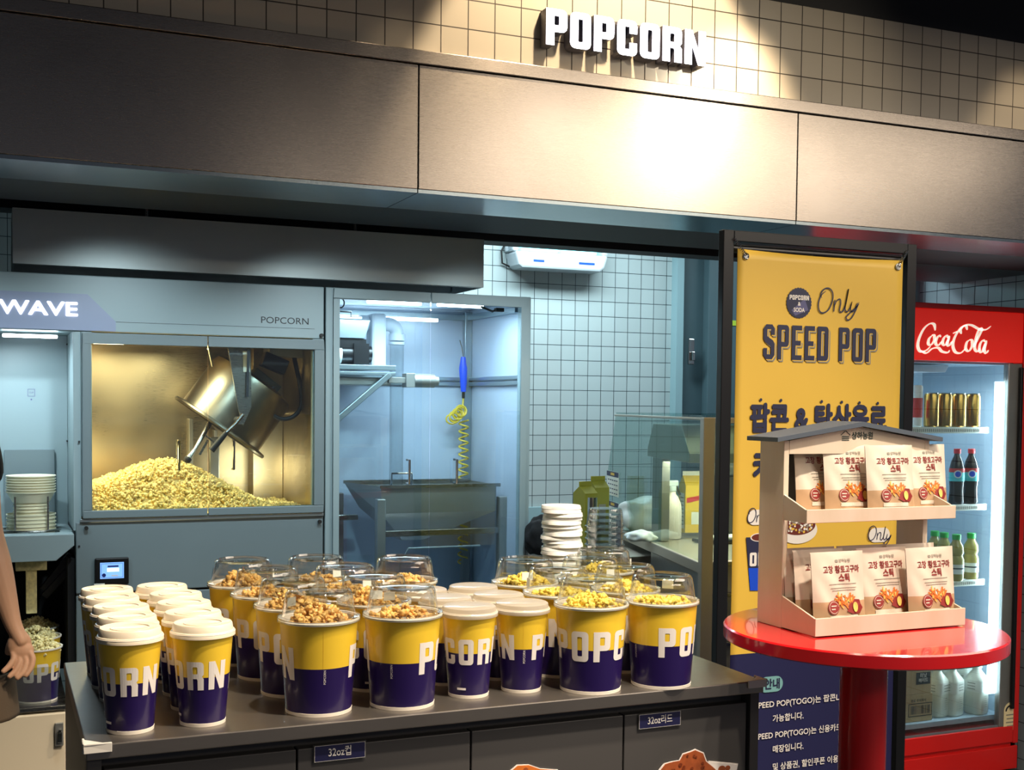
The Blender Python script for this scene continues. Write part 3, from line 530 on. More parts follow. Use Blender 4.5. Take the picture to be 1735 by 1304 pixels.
MB().box(1.02, 1.30, 4.12, 4.3, 1.525, 1.553).build('drip_pan', 'dull_steel', gc, smooth=0, bevel=.004)
q = at(572, 498, Y=3.97); MB().tube([(1.08+.013*math.cos(a), 3.99, 1.80+.016*math.sin(a)) for a in np.linspace(0, 6.28, 20)], .0025, closed=True).tube([(1.075, 3.99, 1.785), (1.075, 4.0, 1.772), (1.12, 4.0, 1.772), (1.12, 4.0, 1.755)], .003).build('hook_ring', 'rubber', gc)
# steel hopper on legs
hp = thing('steel_hopper', 'stainless hopper bin on square legs inside the glass cabinet', 'hopper', (1.45, 4.2, .52))
b = MB(); xa, xb, ya, yb2 = 1.255, 1.695, 4.08, 4.36; zt_, zm, zb_ = 1.168, 1.072, .965
def ring(x0, x1, y0, y1, z): return [(x0, y0, z), (x1, y0, z), (x1, y1, z), (x0, y1, z)]
r_s = [ring(xa, xb, ya, yb2, zt_), ring(xa, xb, ya, yb2, zm), ring(1.36, 1.44, 4.16, 4.26, zb_)]
r_s[0] = [(xa-.06 if i == 3 else v[0], v[1], v[2]) for i, v in enumerate(r_s[0])]
vs = [v for r in r_s for v in r]; b.add(vs, [(i, (i+1) % 4, 4+(i+1) % 4, 4+i) for i in range(4)]+[(4+i, 4+(i+1) % 4, 8+(i+1) % 4, 8+i) for i in range(4)]+[(8, 9, 10, 11)])
b.build('bin', 'dull_steel', hp, smooth=0, bevel=.002)
b = MB().bar((xa-.01, ya-.012, zt_), (xb+.01, ya-.012, zt_), .012, .012).bar((xa-.06, yb2, zt_), (xb, yb2, zt_), .012).build('rim', 'steel', hp, smooth=0)
for lx, ly in ((1.235, 4.06), (1.70, 4.06), (1.17, 4.38), (1.68, 4.38)): box(lx, lx+.032, ly, ly+.032, .521, 1.125).build('leg', 'dull_steel', hp, smooth=0, bevel=.003)
b = MB().box(1.267, 1.70, 4.065, 4.09, .99, 1.012).box(1.1, 1.235, 4.3, 4.33, 1.03, 1.05).build('crossbar', 'steel', hp, smooth=0, bevel=.002)
MB().tube([(1.29, 4.07, 1.17), (1.29, 4.07, 1.215), (1.365, 4.07, 1.215), (1.365, 4.07, 1.17)], .004).build('lift_handle', 'chrome', hp)
b = MB().tube([(1.30, 4.02, .8), (1.3, 4.0, .9), (1.33, 4.0, .955), (1.6, 4.0, .955)], .004).build('guard_wire', 'alu', hp)
# air gun with coiled hose
ag = thing('air_blow_gun', 'blue air blow gun hanging on a yellow coiled hose inside the cabinet', 'air gun', (1.675, 4.38, .8))
MB().tube([(1.675, 4.38, 1.645), (1.675, 4.38, 1.6), (1.677, 4.38, 1.54), (1.677, 4.38, 1.51)], [.009, .016, .013, .010], seg=16).build('body', 'blue_plastic', ag)
MB().tube([(1.675, 4.38, 1.64), (1.67, 4.38, 1.68), (1.66, 4.38, 1.71)], .003).build('nozzle', 'chrome', ag)
MB().cyl((1.677, 4.38, 1.51), (1.677, 4.38, 1.485), .006).build('connector', 'black_plastic', ag)
pts = [(1.677, 4.38, 1.485), (1.675, 4.38, 1.46)]+[(1.625+.045*k/70+.022*math.cos(k*.6), 4.37+.01*math.sin(k*.3), 1.40+.04*k/70+.02*math.sin(k*.6)) for k in range(70)]
MB().tube(pts, .0035, seg=6).build('hose_knot', 'hose_yellow', ag)
pts = [(1.68+.018*math.cos(k*.5), 4.38+.018*math.sin(k*.5), 1.40-k*.5/6.283*.030) for k in range(0, 235)]
MB().tube(pts, .0035, seg=6).build('coiled_hose', 'hose_yellow', ag)
# insect trap
it = thing('insect_trap', 'white wall-mounted insect trap glowing cyan on the tiled wall', 'insect trap', (2.66, YB, 2.15))
b = MB().prism([(2.42, 2.165), (2.44, 2.15), (2.88, 2.15), (2.905, 2.17), (2.925, 2.232), (2.40, 2.232)], YB-.14, YB-.001, 'XZ').box(2.395, 2.935, YB-.04, YB-.001, 2.232, 2.40).box(2.395, 2.43, YB-.12, YB-.04, 2.232, 2.3).box(2.90, 2.935, YB-.12, YB-.04, 2.232, 2.3); b.build('housing', 'trap_white', it, smooth=0, bevel=.012)
for la, lb_ in ((2.45, 2.66), (2.675, 2.88)): box(la, lb_, YB-.10, YB-.07, 2.24, 2.272).build('lamp', 'led_cyan', it, smooth=0, bevel=.004)
for lx, lw in ((2.53, .06), (2.8, .09)): MB().flat(rect(lw, .011), front(lx, 2.188, YB-.1412)).build('logo', 'blue_plastic', it, smooth=0)
MB().tube([(2.40, YB-.02, 2.29), (2.375, YB-.02, 2.24), (2.38, YB-.02, 2.18), (2.42, YB-.02, 2.165)], .005).build('cord', 'rubber', it)
nt_ = at(1243, 547, Y=YB-.045); o = box(nt_.x-.025, nt_.x+.025, YB-.044, YB-.0405, nt_.z-.014, nt_.z+.014).build('note_sticker', 'note_yellow', smooth=0); tag(o, 'tiny lime sticker on the grey-blue door beside the banner post', 'sticker')
# ================================================================== ISLAND COUNTER
ZT = .93
ct = thing('serving_counter', 'dark grey serving counter with a steel top full of popcorn cups', 'counter', (.75, 2.26, -.08))
CX0, CX1, CY0, CY1 = .127, 1.378, 1.945, 2.585
box(CX0, CX1, CY0, CY1, ZT-.024, ZT).build('worktop', 'top_steel', ct, smooth=0, bevel=.002)
b = MB().box(CX0+.0135, CX1-.002, CY0+.045, CY1-.01, -.08, ZT-.0245).box(CX1-.022, CX1-.002, CY0+.012, CY0+.045, -.08, ZT-.0245).box(CX0+.002, CX0+.024, CY0+.018, CY0+.045, -.08, ZT-.0245); b.build('carcass', 'counter_grey', ct, smooth=0, bevel=.001)
box(CX0+.002, CX0+.013, CY0+.0455, CY1-.01, -.08, ZT-.0245).build('end_panel', 'counter_side', ct, smooth=0)
xd = [CX0+.026]+[at(px, py, Y=CY0+.02).x for px, py in ((503, 1270), (798, 1240), (1057, 1210))]+[CX1-.024]
for i in range(4):
    box(xd[i]+.0015, xd[i+1]-.0015, CY0+.02, CY0+.044, .08, ZT-.046).build('drawer_front', 'counter_grey', ct, smooth=0, bevel=.0015)
def label_plate(px, py, s, lab, w=.088):
    c = at(px, py, Y=CY0+.017); r = thing('shelf_label', lab, 'label', (c.x, CY0+.0195, c.z), world=False)
    box(-w/2-.002, w/2+.002, -.003, 0, -.0155, .0155).build('plate', 'acrylic', r, smooth=0, bevel=.001)
    b = MB().flat(rect(w, .027), front(0, 0, -.0032), 0).flat(frame2(w, .027, .0006), front(0, 0, -.0034), 1).flat(text(s, .0185, .009, .78), front(0, 0, -.0036), 1); b.build('lettering', ['banner_navy', 'ink_white'], r, smooth=0)
label_plate(576, 1273, '32oz컵', 'navy label reading 32oz컵 on the counter front')
label_plate(1118, 1219, '32oz리드', 'navy label reading 32oz리드 on the right counter drawer', .09)
for i, (xx, yy) in enumerate(((CX0, CY0), (CX1, CY0))):
    b = MB(); s = 1 if i == 0 else -1
    b.box(min(xx-s*.004, xx+s*.038), max(xx-s*.004, xx+s*.038), yy-.005, yy-.0002, ZT-.012, ZT+.003).box(min(xx-s*.004, xx-s*.0002), max(xx-s*.004, xx-s*.0002), yy-.0002, yy+.035, ZT-.012, ZT+.003).prism([(xx-s*.004, yy-.005), (xx+s*.03, yy-.005), (xx-s*.004, yy+.03)][::s], ZT+.0005, ZT+.003, 'XY')
    tag(b.build('corner_guard', 'pearl', smooth=0, bevel=.001), ['white foam guard on the front left corner of the steel worktop', 'white foam guard on the front right corner of the steel worktop'][i], 'corner guard', 'worktop corner guards')
# food cut-out stickers on the counter front
def blob_poly(pts, y, name, mats, lab, lumps):
    c = [at(px, py, Y=y) for px, py in pts]; cx = sum(p.x for p in c)/len(c); cz = sum(p.z for p in c)/len(c)
    P1 = [(p.x, p.z) for p in c]; P2 = [(cx+(u-cx)*.94, cz+(v-cz)*.94-.0006) for u, v in P1]
    b = MB().prism(P1, y-.0012, y-.0002).prism(P2, y-.0018, y-.0012, m=1)
    for k_, (px, py, r) in enumerate(lumps): q = at(px, py, Y=y); b.flat(disc(r, 18, 1.2), front(q.x, q.z, y-.0021-k_*.00004), 2)
    tag(b.build(name, mats, smooth=0), lab, 'sticker')
yy = CY0+.0195
def lumps_in(poly, n, r0, r1):
    out = []; xs_ = [p[0] for p in poly]; ys_ = [p[1] for p in poly]
    while len(out) < n:
        x, y = random.uniform(min(xs_), max(xs_)), random.uniform(min(ys_), max(ys_)); ins = False
        for k in range(len(poly)):
            (xa, ya), (xb, yb) = poly[k], poly[k-1]
            if (ya > y) != (yb > y) and x < (xb-xa)*(y-ya)/(yb-ya)+xa: ins = not ins
        if ins: out.append((x, y, random.uniform(r0, r1)))
    return out
blob_poly([(1195, 1330), (1200, 1288), (1250, 1293), (1243, 1330)], yy+.0, 'food_sticker', ['print_white', 'print_white', 'chicken'], 'white paper tray sticker corner beside the fried chicken', [(1222, 1302, .007), (1232, 1300, .005)])
cp_ = [(1112, 1308), (1124, 1293), (1138, 1289), (1150, 1287), (1156, 1276), (1168, 1272), (1178, 1268), (1192, 1274), (1197, 1288), (1208, 1297), (1218, 1306), (1224, 1330), (1120, 1330)]
blob_poly(cp_, yy-.0016, 'food_sticker', ['print_white', 'chicken', 'chicken_dark'], 'die-cut fried chicken sticker on the right counter drawer', lumps_in([(1124, 1303), (1150, 1292), (1165, 1277), (1185, 1276), (1194, 1292), (1212, 1308), (1214, 1326), (1126, 1326)], 34, .0012, .0038))
blob_poly([(862, 1306), (875, 1295), (895, 1294), (915, 1301), (945, 1303), (948, 1330), (862, 1330)], yy, 'food_sticker', ['print_white', 'ink_orange', 'chicken'], 'die-cut snack sticker low on the third counter drawer', [(890, 1303, .004)])
# ================================================================== CUPS
def wrap(geo, rad, zc, ang0, r_off=.0004):
    """bend flat lettering round a cone; ang0 = where the middle of the word faces"""
    def fn(u, v):
        r = rad(zc+v)+r_off; rm = rad(zc); a = ang0+u/rm; return (r*math.cos(a), r*math.sin(a), zc+v)
    return fn
def make_cup(name, rb, rt, h, split, lz, ls, rim=.0035, seg=56):
    root = thing(name, 'x', 'popcorn cup', world=False); rad = lambda z: rb+(rt-rb)*z/h
    b = MB(); pr = [(0, .008, 2), (rb-.004, .008, 2), (rb-.003, 0, 2), (rb+.0006, 0, 2), (rad(.006)+.0006, .006, 2), (rad(.0061), .0061, 1), (rad(split), split, 0), (rad(h-.004), h-.004, 2), (rt+.003, h-.003, 2), (rt+.0035, h, 2), (rt+.001, h+.002, 2), (rt-.0012, h, 2), (rad(h*.55)-.001, h*.55, 2), (rb-.002, .010, 2), (0, .010, 2)]
    b.lathe(pr, seg=seg); body = b.build('paper_body', ['cup_yellow', 'cup_navy', 'cup_white'], root)
    geo, W = word('POPCORN', ls, .17, w=.58, s=.21, h=.18); geo = chop(geo, .004)
    lb = MB().flat(geo, wrap(geo, rad, lz, -PI/2)); lb.build('lettering', 'print_white', root, smooth=0, label='white block POPCORN lettering')
    sm = MB(); a = PI/2
    for i in range(4):
        z0, z1 = split+.001+(h-split-.008)*i/4, split+.001+(h-split-.008)*(i+1)/4
        sm.add([((rad(z)+.0004)*math.cos(a+s), (rad(z)+.0004)*math.sin(a+s), z) for z in (z0, z1) for s in (-.004, .004)], [(0, 1, 3, 2)], 0)
    dash = text('POPCORN', .0052, 0, 1.0); dd = ([(-v, u+split-.014) for u, v in dash[0]], dash[1])
    sm.add([((rad(z)+.0006)*math.cos(a+.05+u/rb), (rad(z)+.0006)*math.sin(a+.05+u/rb), z) for u, z in dd[0]], dd[1], 1)
    bc = ([(-.008+.016*i, -.002+.004*j) for i, j in ((0, 0), (1, 0), (1, 1), (0, 1))], [(0, 1, 2, 3)]); bc = chop(bc, .004)
    sm.add([((rad(.018)+.0006)*math.cos(-PI/2+.55+u/rb), (rad(.018)+.0006)*math.sin(-PI/2+.55+u/rb), .018+v) for u, v in bc[0]], bc[1], 1)
    sm.build('seam', ['cup_yellow', 'print_white'], root, smooth=0, label='side seam with tiny print')
    return root, body
tall, _ = make_cup('popcorn_cup', .0365, .0495, .153, .083, .086, .047)
lid = MB().lathe([(.0515, .146), (.0530, .1465), (.0528, .153), (.0512, .1555), (.0495, .156), (.0480, .1655), (.0465, .1675), (.0440, .1668), (.042, .1655), (0, .1652)], seg=56)
lid.lathe([(.030, .1656), (.0303, .1668), (.031, .1668), (.0313, .1656)], seg=40)
lid.build('lid', 'lid_white', tall, label='glossy white plastic lid')
tallf = tall.copy(); COL.objects.link(tallf)   # same cup with a frosted flat lid
for ch in list(tall.children):
    if ch.name.startswith('lid'):
        l2 = MB().lathe([(.0515, .146), (.0530, .1465), (.0528, .153), (.0512, .1555), (.0500, .156), (.0488, .163), (.047, .1642), (.02, .1652), (0, .1654)], seg=56).build('lid', 'lid_frost', tallf, label='frosted translucent lid')
    else: c = ch.copy(); COL.objects.link(c); c.parent = tallf
big, _ = make_cup('popcorn_bucket', .0565, .0672, .160, .083, .09, .056)
lid = MB().lathe([(.0690, .1565), (.0715, .1568), (.0712, .1645), (.0690, .1655), (.0655, .1655), (.0640, .166), (.0625, .172), (.0600, .190), (.0575, .2035), (.0545, .209), (.0515, .2105), (.0500, .2065), (.0480, .2055), (.018, .2060), (.016, .204), (0, .204)], seg=64)
ld = lid.build('dome_lid', 'clear', big, label='clear plastic dome lid')
fl = MB().lathe([(.0670, .1625), (.0692, .1632), (.0695, .1598), (.0672, .1590)], seg=64); fl.build('rim_bead', 'cup_white', big)
lb2 = MB().flat(chop(rect(.022, .016), .003), lambda u, v: ((.0632-.05*v)*math.cos(-PI/2+.75+u/.062), (.0632-.05*v)*math.sin(-PI/2+.75+u/.062), .182+v)); lb2.build('date_label', 'label_white', big, smooth=0)
heaps = {}
for k, m_, top, n in (('caramel', 'caramel', .032, 95), ('caramel2', 'caramel', .022, 85), ('butter', 'butter_corn', .027, 95), ('butter2', 'butter_corn', .018, 80)):
    heaps[k] = kernels('popcorn', heap_pts(.053, top, n), .0142, m_, lumps=5)
used = set()
def put(proto, x, y, face, lab, group):
    """face: which letter (0..6, fractions ok; 7 = the seam) looks at the camera"""
    word_mid = 3; pitch = {tall: (.0470*.75)/.0437, tallf: (.0470*.75)/.0437, big: (.056*.75)/.0625}[proto]
    view = math.atan2(-y, -x); off = (face-word_mid)*pitch; rz = view-(-PI/2+off)
    if face == 7: rz = view-PI/2
    if proto not in used: used.add(proto); o = proto; o.location = (x, y, ZT+.0003); o.rotation_euler = (0, 0, rz); o['label'] = lab; o['group'] = group; return o
    return copy_tree(proto, (x, y, ZT+.0003), rz, lab, group)
G1 = 'white-lidded popcorn cups at the left of the counter'; G2 = 'frosted-lid popcorn cups in the middle of the counter'; G3 = 'caramel popcorn buckets'; G4 = 'yellow popcorn buckets'
ordn = ['front', 'second', 'third', 'fourth', 'rearmost']
Lf = [[5.0, 0.2, 4, 1.5, 6.4], [5.3, 3.2, 4.2, 4.6, 2]]
# buckets first so that prototypes are fresh
ys = [2.02, 2.128, 2.236, 2.344, 2.452]
for c, X0 in enumerate((.200, .316)):
    for r in range(5):
        put(tall, X0+(.006 if c == 0 and r in (1, 2) else 0)-.012*(r == 4 and c == 1), ys[r]+.004*c, Lf[c][r], 'white-lidded popcorn cup, %s of the %s row at the counter left end' % (ordn[r], ['outer left', 'inner right'][c]), G1)
mid = [(.798, 2.045, 4.1, 'frosted-lid popcorn cup showing CORN, front row beside the caramel bucket'), (.905, 2.048, 6.8, 'frosted-lid popcorn cup in the front row beside the POPC bucket'), (.792, 2.153, 7, 'frosted-lid popcorn cup directly behind the front CORN cup'), (.903, 2.157, 5, 'frosted-lid popcorn cup directly behind the right front frosted cup'), (.782, 2.262, 2, 'frosted-lid popcorn cup, rear of the left frosted row'), (.893, 2.266, 3, 'frosted-lid popcorn cup, rear of the right frosted row')]
for x, y, f, l in mid: put(tallf, x, y, f, l, G2)
bigs = [(.515, 2.035, 7.0, 'caramel', 'large caramel popcorn bucket at the very front left'), (.664, 2.026, 7.3, 'caramel2', 'large caramel popcorn bucket at the front, beside the frosted cups'),
        (.503, 2.182, 1.4, 'caramel', 'caramel popcorn bucket right behind the front left bucket'), (.487, 2.329, 1.2, 'caramel2', 'caramel popcorn bucket, third back in the leftmost bucket row'), (.467, 2.476, 2, 'caramel', 'caramel popcorn bucket, rearmost of the leftmost bucket row'),
        (.655, 2.173, 4, 'caramel', 'caramel popcorn bucket behind the one beside the frosted cups'), (.640, 2.320, 3, 'caramel2', 'caramel popcorn bucket, third back in the second bucket row'), (.618, 2.467, 3, 'caramel2', 'caramel popcorn bucket, rearmost of the second bucket row'), (.790, 2.402, 1, 'caramel2', 'clear-domed caramel bucket standing behind the frosted cups')]
rts = [(1.030, 2.008, 1.45, 'butter', 'yellow popcorn bucket at the front showing POPC'), (1.176, 1.996, -.3, 'butter2', 'yellow popcorn bucket at the front right corner showing PO'), (1.030, 2.153, 6, 'butter2', 'yellow popcorn bucket behind the POPC bucket'), (1.176, 2.142, 6.1, 'butter', 'yellow popcorn bucket behind the front right corner bucket'),
       (1.022, 2.298, 4, 'butter', 'yellow popcorn bucket, rearmost of the POPC row'), (1.170, 2.288, 3, 'butter2', 'yellow popcorn bucket, third back in the right corner row'), (1.262, 2.404, 2, 'butter', 'yellow popcorn bucket nearest the stacked clear domes')]
fresh = set()
for grp, lst in ((G3, bigs), (G4, rts)):
    for x, y, f, hk, l in lst:
        f2 = f if f <= 6.95 else 7
        o = put(big, x, y, f2 if f != 7.3 else 7, l, grp)
        if f == 7.3: o.rotation_euler.z += -.35
        if f == 7.0: o.rotation_euler.z += .12
        h = heaps[hk]
        if hk in fresh: h2 = h.copy(); COL.objects.link(h2); h = h2
        fresh.add(hk); h.location = (x, y, ZT+.148); h.rotation_euler = (0, 0, random.random()*6)
        tag(h, ('glazed brown caramel popcorn inside the ' if grp == G3 else 'yellow butter popcorn inside the ')+l.replace('caramel popcorn ', '').replace('yellow popcorn ', '').replace('clear-domed caramel ', 'domed '), 'popcorn', kind='stuff')
# stacked clear domes and white lids at the rear right
cst = MB().lathe([(.047, 0), (.0475, .003), (.044, .004), (.041, .036), (.038, .044), (0, .044)], seg=40)
c0 = cst.build('dome_lid', 'clear')
for i in range(18):
    o = c0 if i == 0 else c0.copy()
    if i: COL.objects.link(o)
    o.location = (1.322, 2.512, ZT+.0005+i*.0145); tag(o, 'clear plastic dome lid in the nested stack at the rear right of the worktop', 'lid', 'nested clear dome lids')
w0 = MB().lathe([(.0462, 0), (.0470, .0012), (.0455, .0075), (.0450, .0086), (0, .0086)], seg=40, wob=lambda a, j: 1+.01*math.sin(3*a+j)).build('white_lid', 'white_plastic')
for i in range(34):
    o = w0 if i == 0 else w0.copy()
    if i: COL.objects.link(o)
    o.location = (1.218+.003*math.sin(i*1.7), 2.53+.003*math.cos(i*2.3), ZT+.0005+i*.0088); o.rotation_euler = (.0*math.sin(i), 0, i*1.3); tag(o, 'white plastic lid in the tall leaning stack behind the right buckets', 'lid', 'stacked white lids')
# dispenser cup stack
def plain_cup(name, rb, rt, h): 
    return MB().lathe([(0, .004), (rb, .004), (rb, 0), (rt, h), (rt+.003, h+.001), (rt+.003, h+.004), (rt-.001, h+.004), (rb-.001, .008), (0, .008)], seg=44).build(name, 'cup_cream')
q = at(53, 900, Y=4.03)
pa = plain_cup('paper_bucket', .062, .070, .075); pb = plain_cup('paper_cup', .042, .0495, .09)
zc = zs+.001
for i in range(5):
    o = pa if i == 0 else pa.copy()
    if i: COL.objects.link(o)
    o.location = (q.x, 4.03, zc-.073+i*.0115); tag(o, 'cream paper bucket at the bottom of the stacked cups in the dispenser', 'paper cup', 'bottom buckets of the dispenser stack')
for i in range(9):
    o = pb if i == 0 else pb.copy()
    if i: COL.objects.link(o)
    o.location = (q.x, 4.03, zc-.053+i*.0102); tag(o, 'cream small-rim paper cup in the middle of the dispenser stack', 'paper cup', 'middle cups of the dispenser stack')
ptop = plain_cup('paper_bucket', .054, .070, .03)
for i in range(7):
    o = ptop if i == 0 else ptop.copy()
    if i: COL.objects.link(o)
    o.location = (q.x, 4.03, zc+.088+i*.0082); tag(o, 'cream wide-rim paper bucket at the top of the dispenser stack', 'paper cup', 'top buckets of the dispenser stack')
dh = thing('cup_holder', 'steel ring with upright guide rods holding the stacked paper cups', 'cup holder', (q.x, 4.03, zs))
MB().tube([(q.x+.085*math.cos(a), 4.03+.085*math.sin(a), zs+.004) for a in np.linspace(0, 6.283, 41)[:-1]], .004, closed=True).build('ring', 'steel', dh)
for a in (-2.2, -.95): MB().cyl((q.x+.080*math.cos(a), 4.03+.08*math.sin(a), zs+.001), (q.x+.08*math.cos(a), 4.03+.08*math.sin(a), zs+.11), .003, seg=10).build('guide_rod', 'steel', dh)
# filled buckets on the serving shelf
SB = [(62, 1066, 3.76, 'filled popcorn bucket nearest the staff hand on the serving shelf'), (62, 1040, 3.93, 'filled popcorn bucket, second on the serving shelf behind the acrylic guard'), (60, 1026, 4.1, 'filled popcorn bucket, rearmost on the serving shelf under the chute')]
sb = thing('popcorn_bucket', 'x', 'popcorn cup', world=False); rad = lambda z: .056+.012*z/.155
MB().lathe([(0, .006, 2), (.053, .006, 2), (.054, 0, 2), (.0566, 0, 2), (.0566, .005, 1), (rad(.085), .085, 0), (rad(.151), .151, 2), (.0715, .152, 2), (.0715, .156, 2), (.067, .156, 2), (.055, .02, 2), (0, .02, 2)], seg=56).build('paper_body', ['cup_yellow', 'cup_navy', 'cup_white'], sb)
g_, W_ = word('POPCORN', .054, .17, w=.58, s=.21, h=.18); g_ = chop(g_, .004); MB().flat(g_, wrap(g_, rad, .088, -PI/2)).build('lettering', 'print_white', sb, smooth=0)
hp0 = kernels('popcorn', heap_pts(.06, .03, 130), .0145, 'plain_corn')
for i, (px, py, Y, lab) in enumerate(SB):
    q = at(px, py, Y=Y); o = sb if i == 0 else copy_tree(sb); o.location = (q.x, Y, .5855); o.rotation_euler = (0, 0, .9); o['label'] = lab; o['group'] = 'filled buckets on the serving shelf'
    h = hp0 if i == 0 else hp0.copy()
    if i: COL.objects.link(h)
    h.location = (q.x, Y, .5855+.148); h.rotation_euler = (0, 0, i*2); tag(h, 'plain popcorn heaped in the '+lab, 'popcorn', kind='stuff')
# ================================================================== BACK COUNTER AND WARMING CASE
bcn = thing('back_counter', 'steel topped back counter under the glass warming case', 'counter', (2.5, 3.7, 0))
box(1.80, 3.0, 3.72, 4.9, .905, .93).build('worktop', 'case_steel', bcn, smooth=0, bevel=.003)
box(1.83, 2.98, 3.75, 4.88, -.08, .904).build('carcass', 'dull_steel', bcn, smooth=0)
A = -.245; NC = at(1194, 1020, Y=3.09)
wc = thing('warming_case', 'glass-walled steel warming case on the back counter behind the banner', 'display case', (NC.x, 3.09, 0), rz=A, world=False)
zt, zb = 1.425, .99; D = 1.12; Wd = .5
b = MB().box(-.018, .018, -.018, .018, -.08, zt+.005).box(.02, Wd, -.015, .015, zt-.012, zt+.005).box(Wd, Wd+.03, -.015, .018, -.08, zt).box(-.008, .008, .018, D, zt-.004, zt+.004)
b.build('frame', 'case_steel', wc, smooth=0, bevel=.002)
b = MB().prism([(.02, zb), (D+.22, zb), (D, zt-.005), (.02, zt-.005)], -.003, .003, 'YZ').box(0, Wd, .02, D, zt+.005, zt+.011); b.build('glass_panel', 'case_glass', wc, smooth=0)
box(.02, Wd, -.004, .002, 1.0, zt-.013).build('front_glass', 'case_glass', wc, smooth=0)
b = MB().box(.004, Wd, .02, D+.2, .965, zb-.002).box(-.012, .004, .02, D+.22, .955, zb); b.build('floor_tray', 'case_steel', wc, smooth=0, bevel=.003)
b = MB().box(.0, Wd, .022, .60, -.06, .954).box(.02, Wd, -.004, .02, .90, .985).box(.02, Wd, -.006, .02, .02, .74).box(.02, Wd, .0, .02, .75, .89); b.build('base_cabinet', 'dull_steel', wc, smooth=0, bevel=.003)
for z_ in (.745, .895, .99): box(.02, Wd, -.014, -.006, z_-.006, z_+.006).build('edge_strip', 'steel', wc, smooth=0, bevel=.001)
# inner heated hood
ih = thing('heated_hood_shelf', 'steel heated hood on square legs inside the warming case', 'food warmer', (NC.x, 3.09, .9905), rz=A, world=False)
zo = .9905; hb_ = MB(); x0_, x1_, ya_, yb__ = .03, .48, .30, .72; zr, ztp = 1.31-zo, 1.40-zo
vs = [(x0_, ya_-.03, zr), (x1_, ya_-.03, zr), (x1_, yb__+.05, zr), (x0_, yb__+.05, zr), (x0_+.0, ya_+.06, ztp), (x1_, ya_+.06, ztp), (x1_, yb__-.02, ztp), (x0_, yb__-.02, ztp)]
vs += [(v[0], v[1], v[2]-.03) for v in vs[:4]]
hb_.add(vs, [(0, 1, 5, 4), (1, 2, 6, 5), (2, 3, 7, 6), (3, 0, 4, 7), (4, 5, 6, 7), (8, 9, 1, 0), (9, 10, 2, 1), (10, 11, 3, 2), (11, 8, 0, 3), (8, 11, 10, 9)]); hb_.build('hood', 'case_steel', ih, smooth=0, bevel=.003)
for lx, ly in ((x0_, yb__-.14), (x1_-.06, yb__-.05)): box(lx, lx+.03, ly, ly+.12, 0, zr-.03).build('leg', 'dull_steel', ih, smooth=0, bevel=.002)
box(x0_+.03, x1_, yb__-.06, yb__-.05, .0, .02).build('rail', 'steel', ih, smooth=0)
# cards on the slanting glass
Rl = Matrix.Rotation(A, 3, 'Z'); loc = lambda x, y, z: Vector((NC.x, 3.09, 0))+Rl@Vector((x, y, z))
def on_case(px, py):   # where a sight line meets the side glass plane
    d = at(px, py, Y=1)-Vector((0, 0, EYE)); n = Rl@Vector((1, 0, 0)); o = Vector((NC.x, 3.09, 0))-Vector((0, 0, EYE)); t = o.dot(n)/d.dot(n); return Vector((0, 0, EYE))+d*t
for i, (px, py) in enumerate(((1040, 819), (1040, 870))):
    q = on_case(px, py); l_ = Rl.inverted()@(q-Vector((NC.x, 3.09, 0)))
    r = thing('schedule_card', ['white price card with navy header, upper of two on the case glass', 'white price card with navy header, lower of two on the case glass'][i], 'card', (q.x, q.y, q.z), rz=A, group='cards on the case glass', world=False)
    w, h = .19, .095
    fc = lambda u, v, w_=0: (-.006, -u, v)
    MB().box(-.0052, -.0042, -w/2, w/2, -h/2, h/2).build('paper', 'label_white', r, smooth=0)
    b = MB().flat(([(-.095, .028), (.095, .028), (.095, .0475), (-.095, .0475)], [(0, 1, 2, 3)]), lambda u, v: (-.0056, u, v), 0).flat(rect(.06, .01), lambda u, v: (-.0060, u, v+.038), 1)
    for k in range(4):
        for j in range(5): b.flat(rect(.022, .004), lambda u, v: (-.0060, u-.07+j*.033, v+.014-k*.017), 0)
    b.build('print', ['banner_navy', 'banner_yellow'], r, smooth=0)
def inside(px, py, Y): return at(px, py, Y=Y)
# spray bottle
q = at(1137, 930, Y=3.72); sp_ = thing('spray_bottle', 'white spray bottle standing inside the glass case', 'bottle', (q.x, 3.72, zb), world=False)
MB().lathe([(0, 0), (.033, 0), (.036, .006), (.036, .10), (.033, .125), (.022, .15), (.014, .16), (.014, .168)], seg=32).lathe([(.014, .168), (0, .168)], seg=32).build('body', 'pearl', sp_)
MB().cyl((0, 0, .1685), (0, 0, .188), .016, seg=20).box(-.028, .02, -.012, .012, .188, .208).bar((.016, 0, .188), (.034, 0, .155), .008, m=1).build('trigger_head', ['trap_white', 'ink_black'], sp_, bevel=.002)
q = at(1170, 925, Y=3.80); cy_ = thing('food_carton', 'tall yellow gable-top carton with red print inside the glass case', 'carton', (q.x+.006, 3.80, zb), rz=A, world=False)
b = MB().box(-.04, .04, -.04, .04, 0, .185).add([(-.04, -.04, .185), (.04, -.04, .185), (.04, .04, .185), (-.04, .04, .185), (-.04, 0, .22), (.04, 0, .22)], [(0, 1, 5, 4), (2, 3, 4, 5), (0, 4, 3), (1, 2, 5)]).box(-.04, .04, -.002, .002, .219, .235, m=1); b.build('box', ['carton_yellow', 'label_white'], cy_, smooth=0)
b = MB().flat(([(-.036, 0), (.036, .016), (.036, .034), (-.036, .018)], [(0, 1, 2, 3)]), lambda u, v: (u, -.0405, v+.12), 0).flat(rect(.034, .045), lambda u, v: (u, -.0405, v+.065), 1).flat(rect(.05, .13), lambda u, v: (-.0405, u, v+.09), 1)
for k in range(8): b.flat(rect(.04, .004), lambda u, v: (-.041, u, v+.04+k*.014), 2)
b.build('print', ['label_red', 'label_white', 'ink_grey'], cy_, smooth=0)
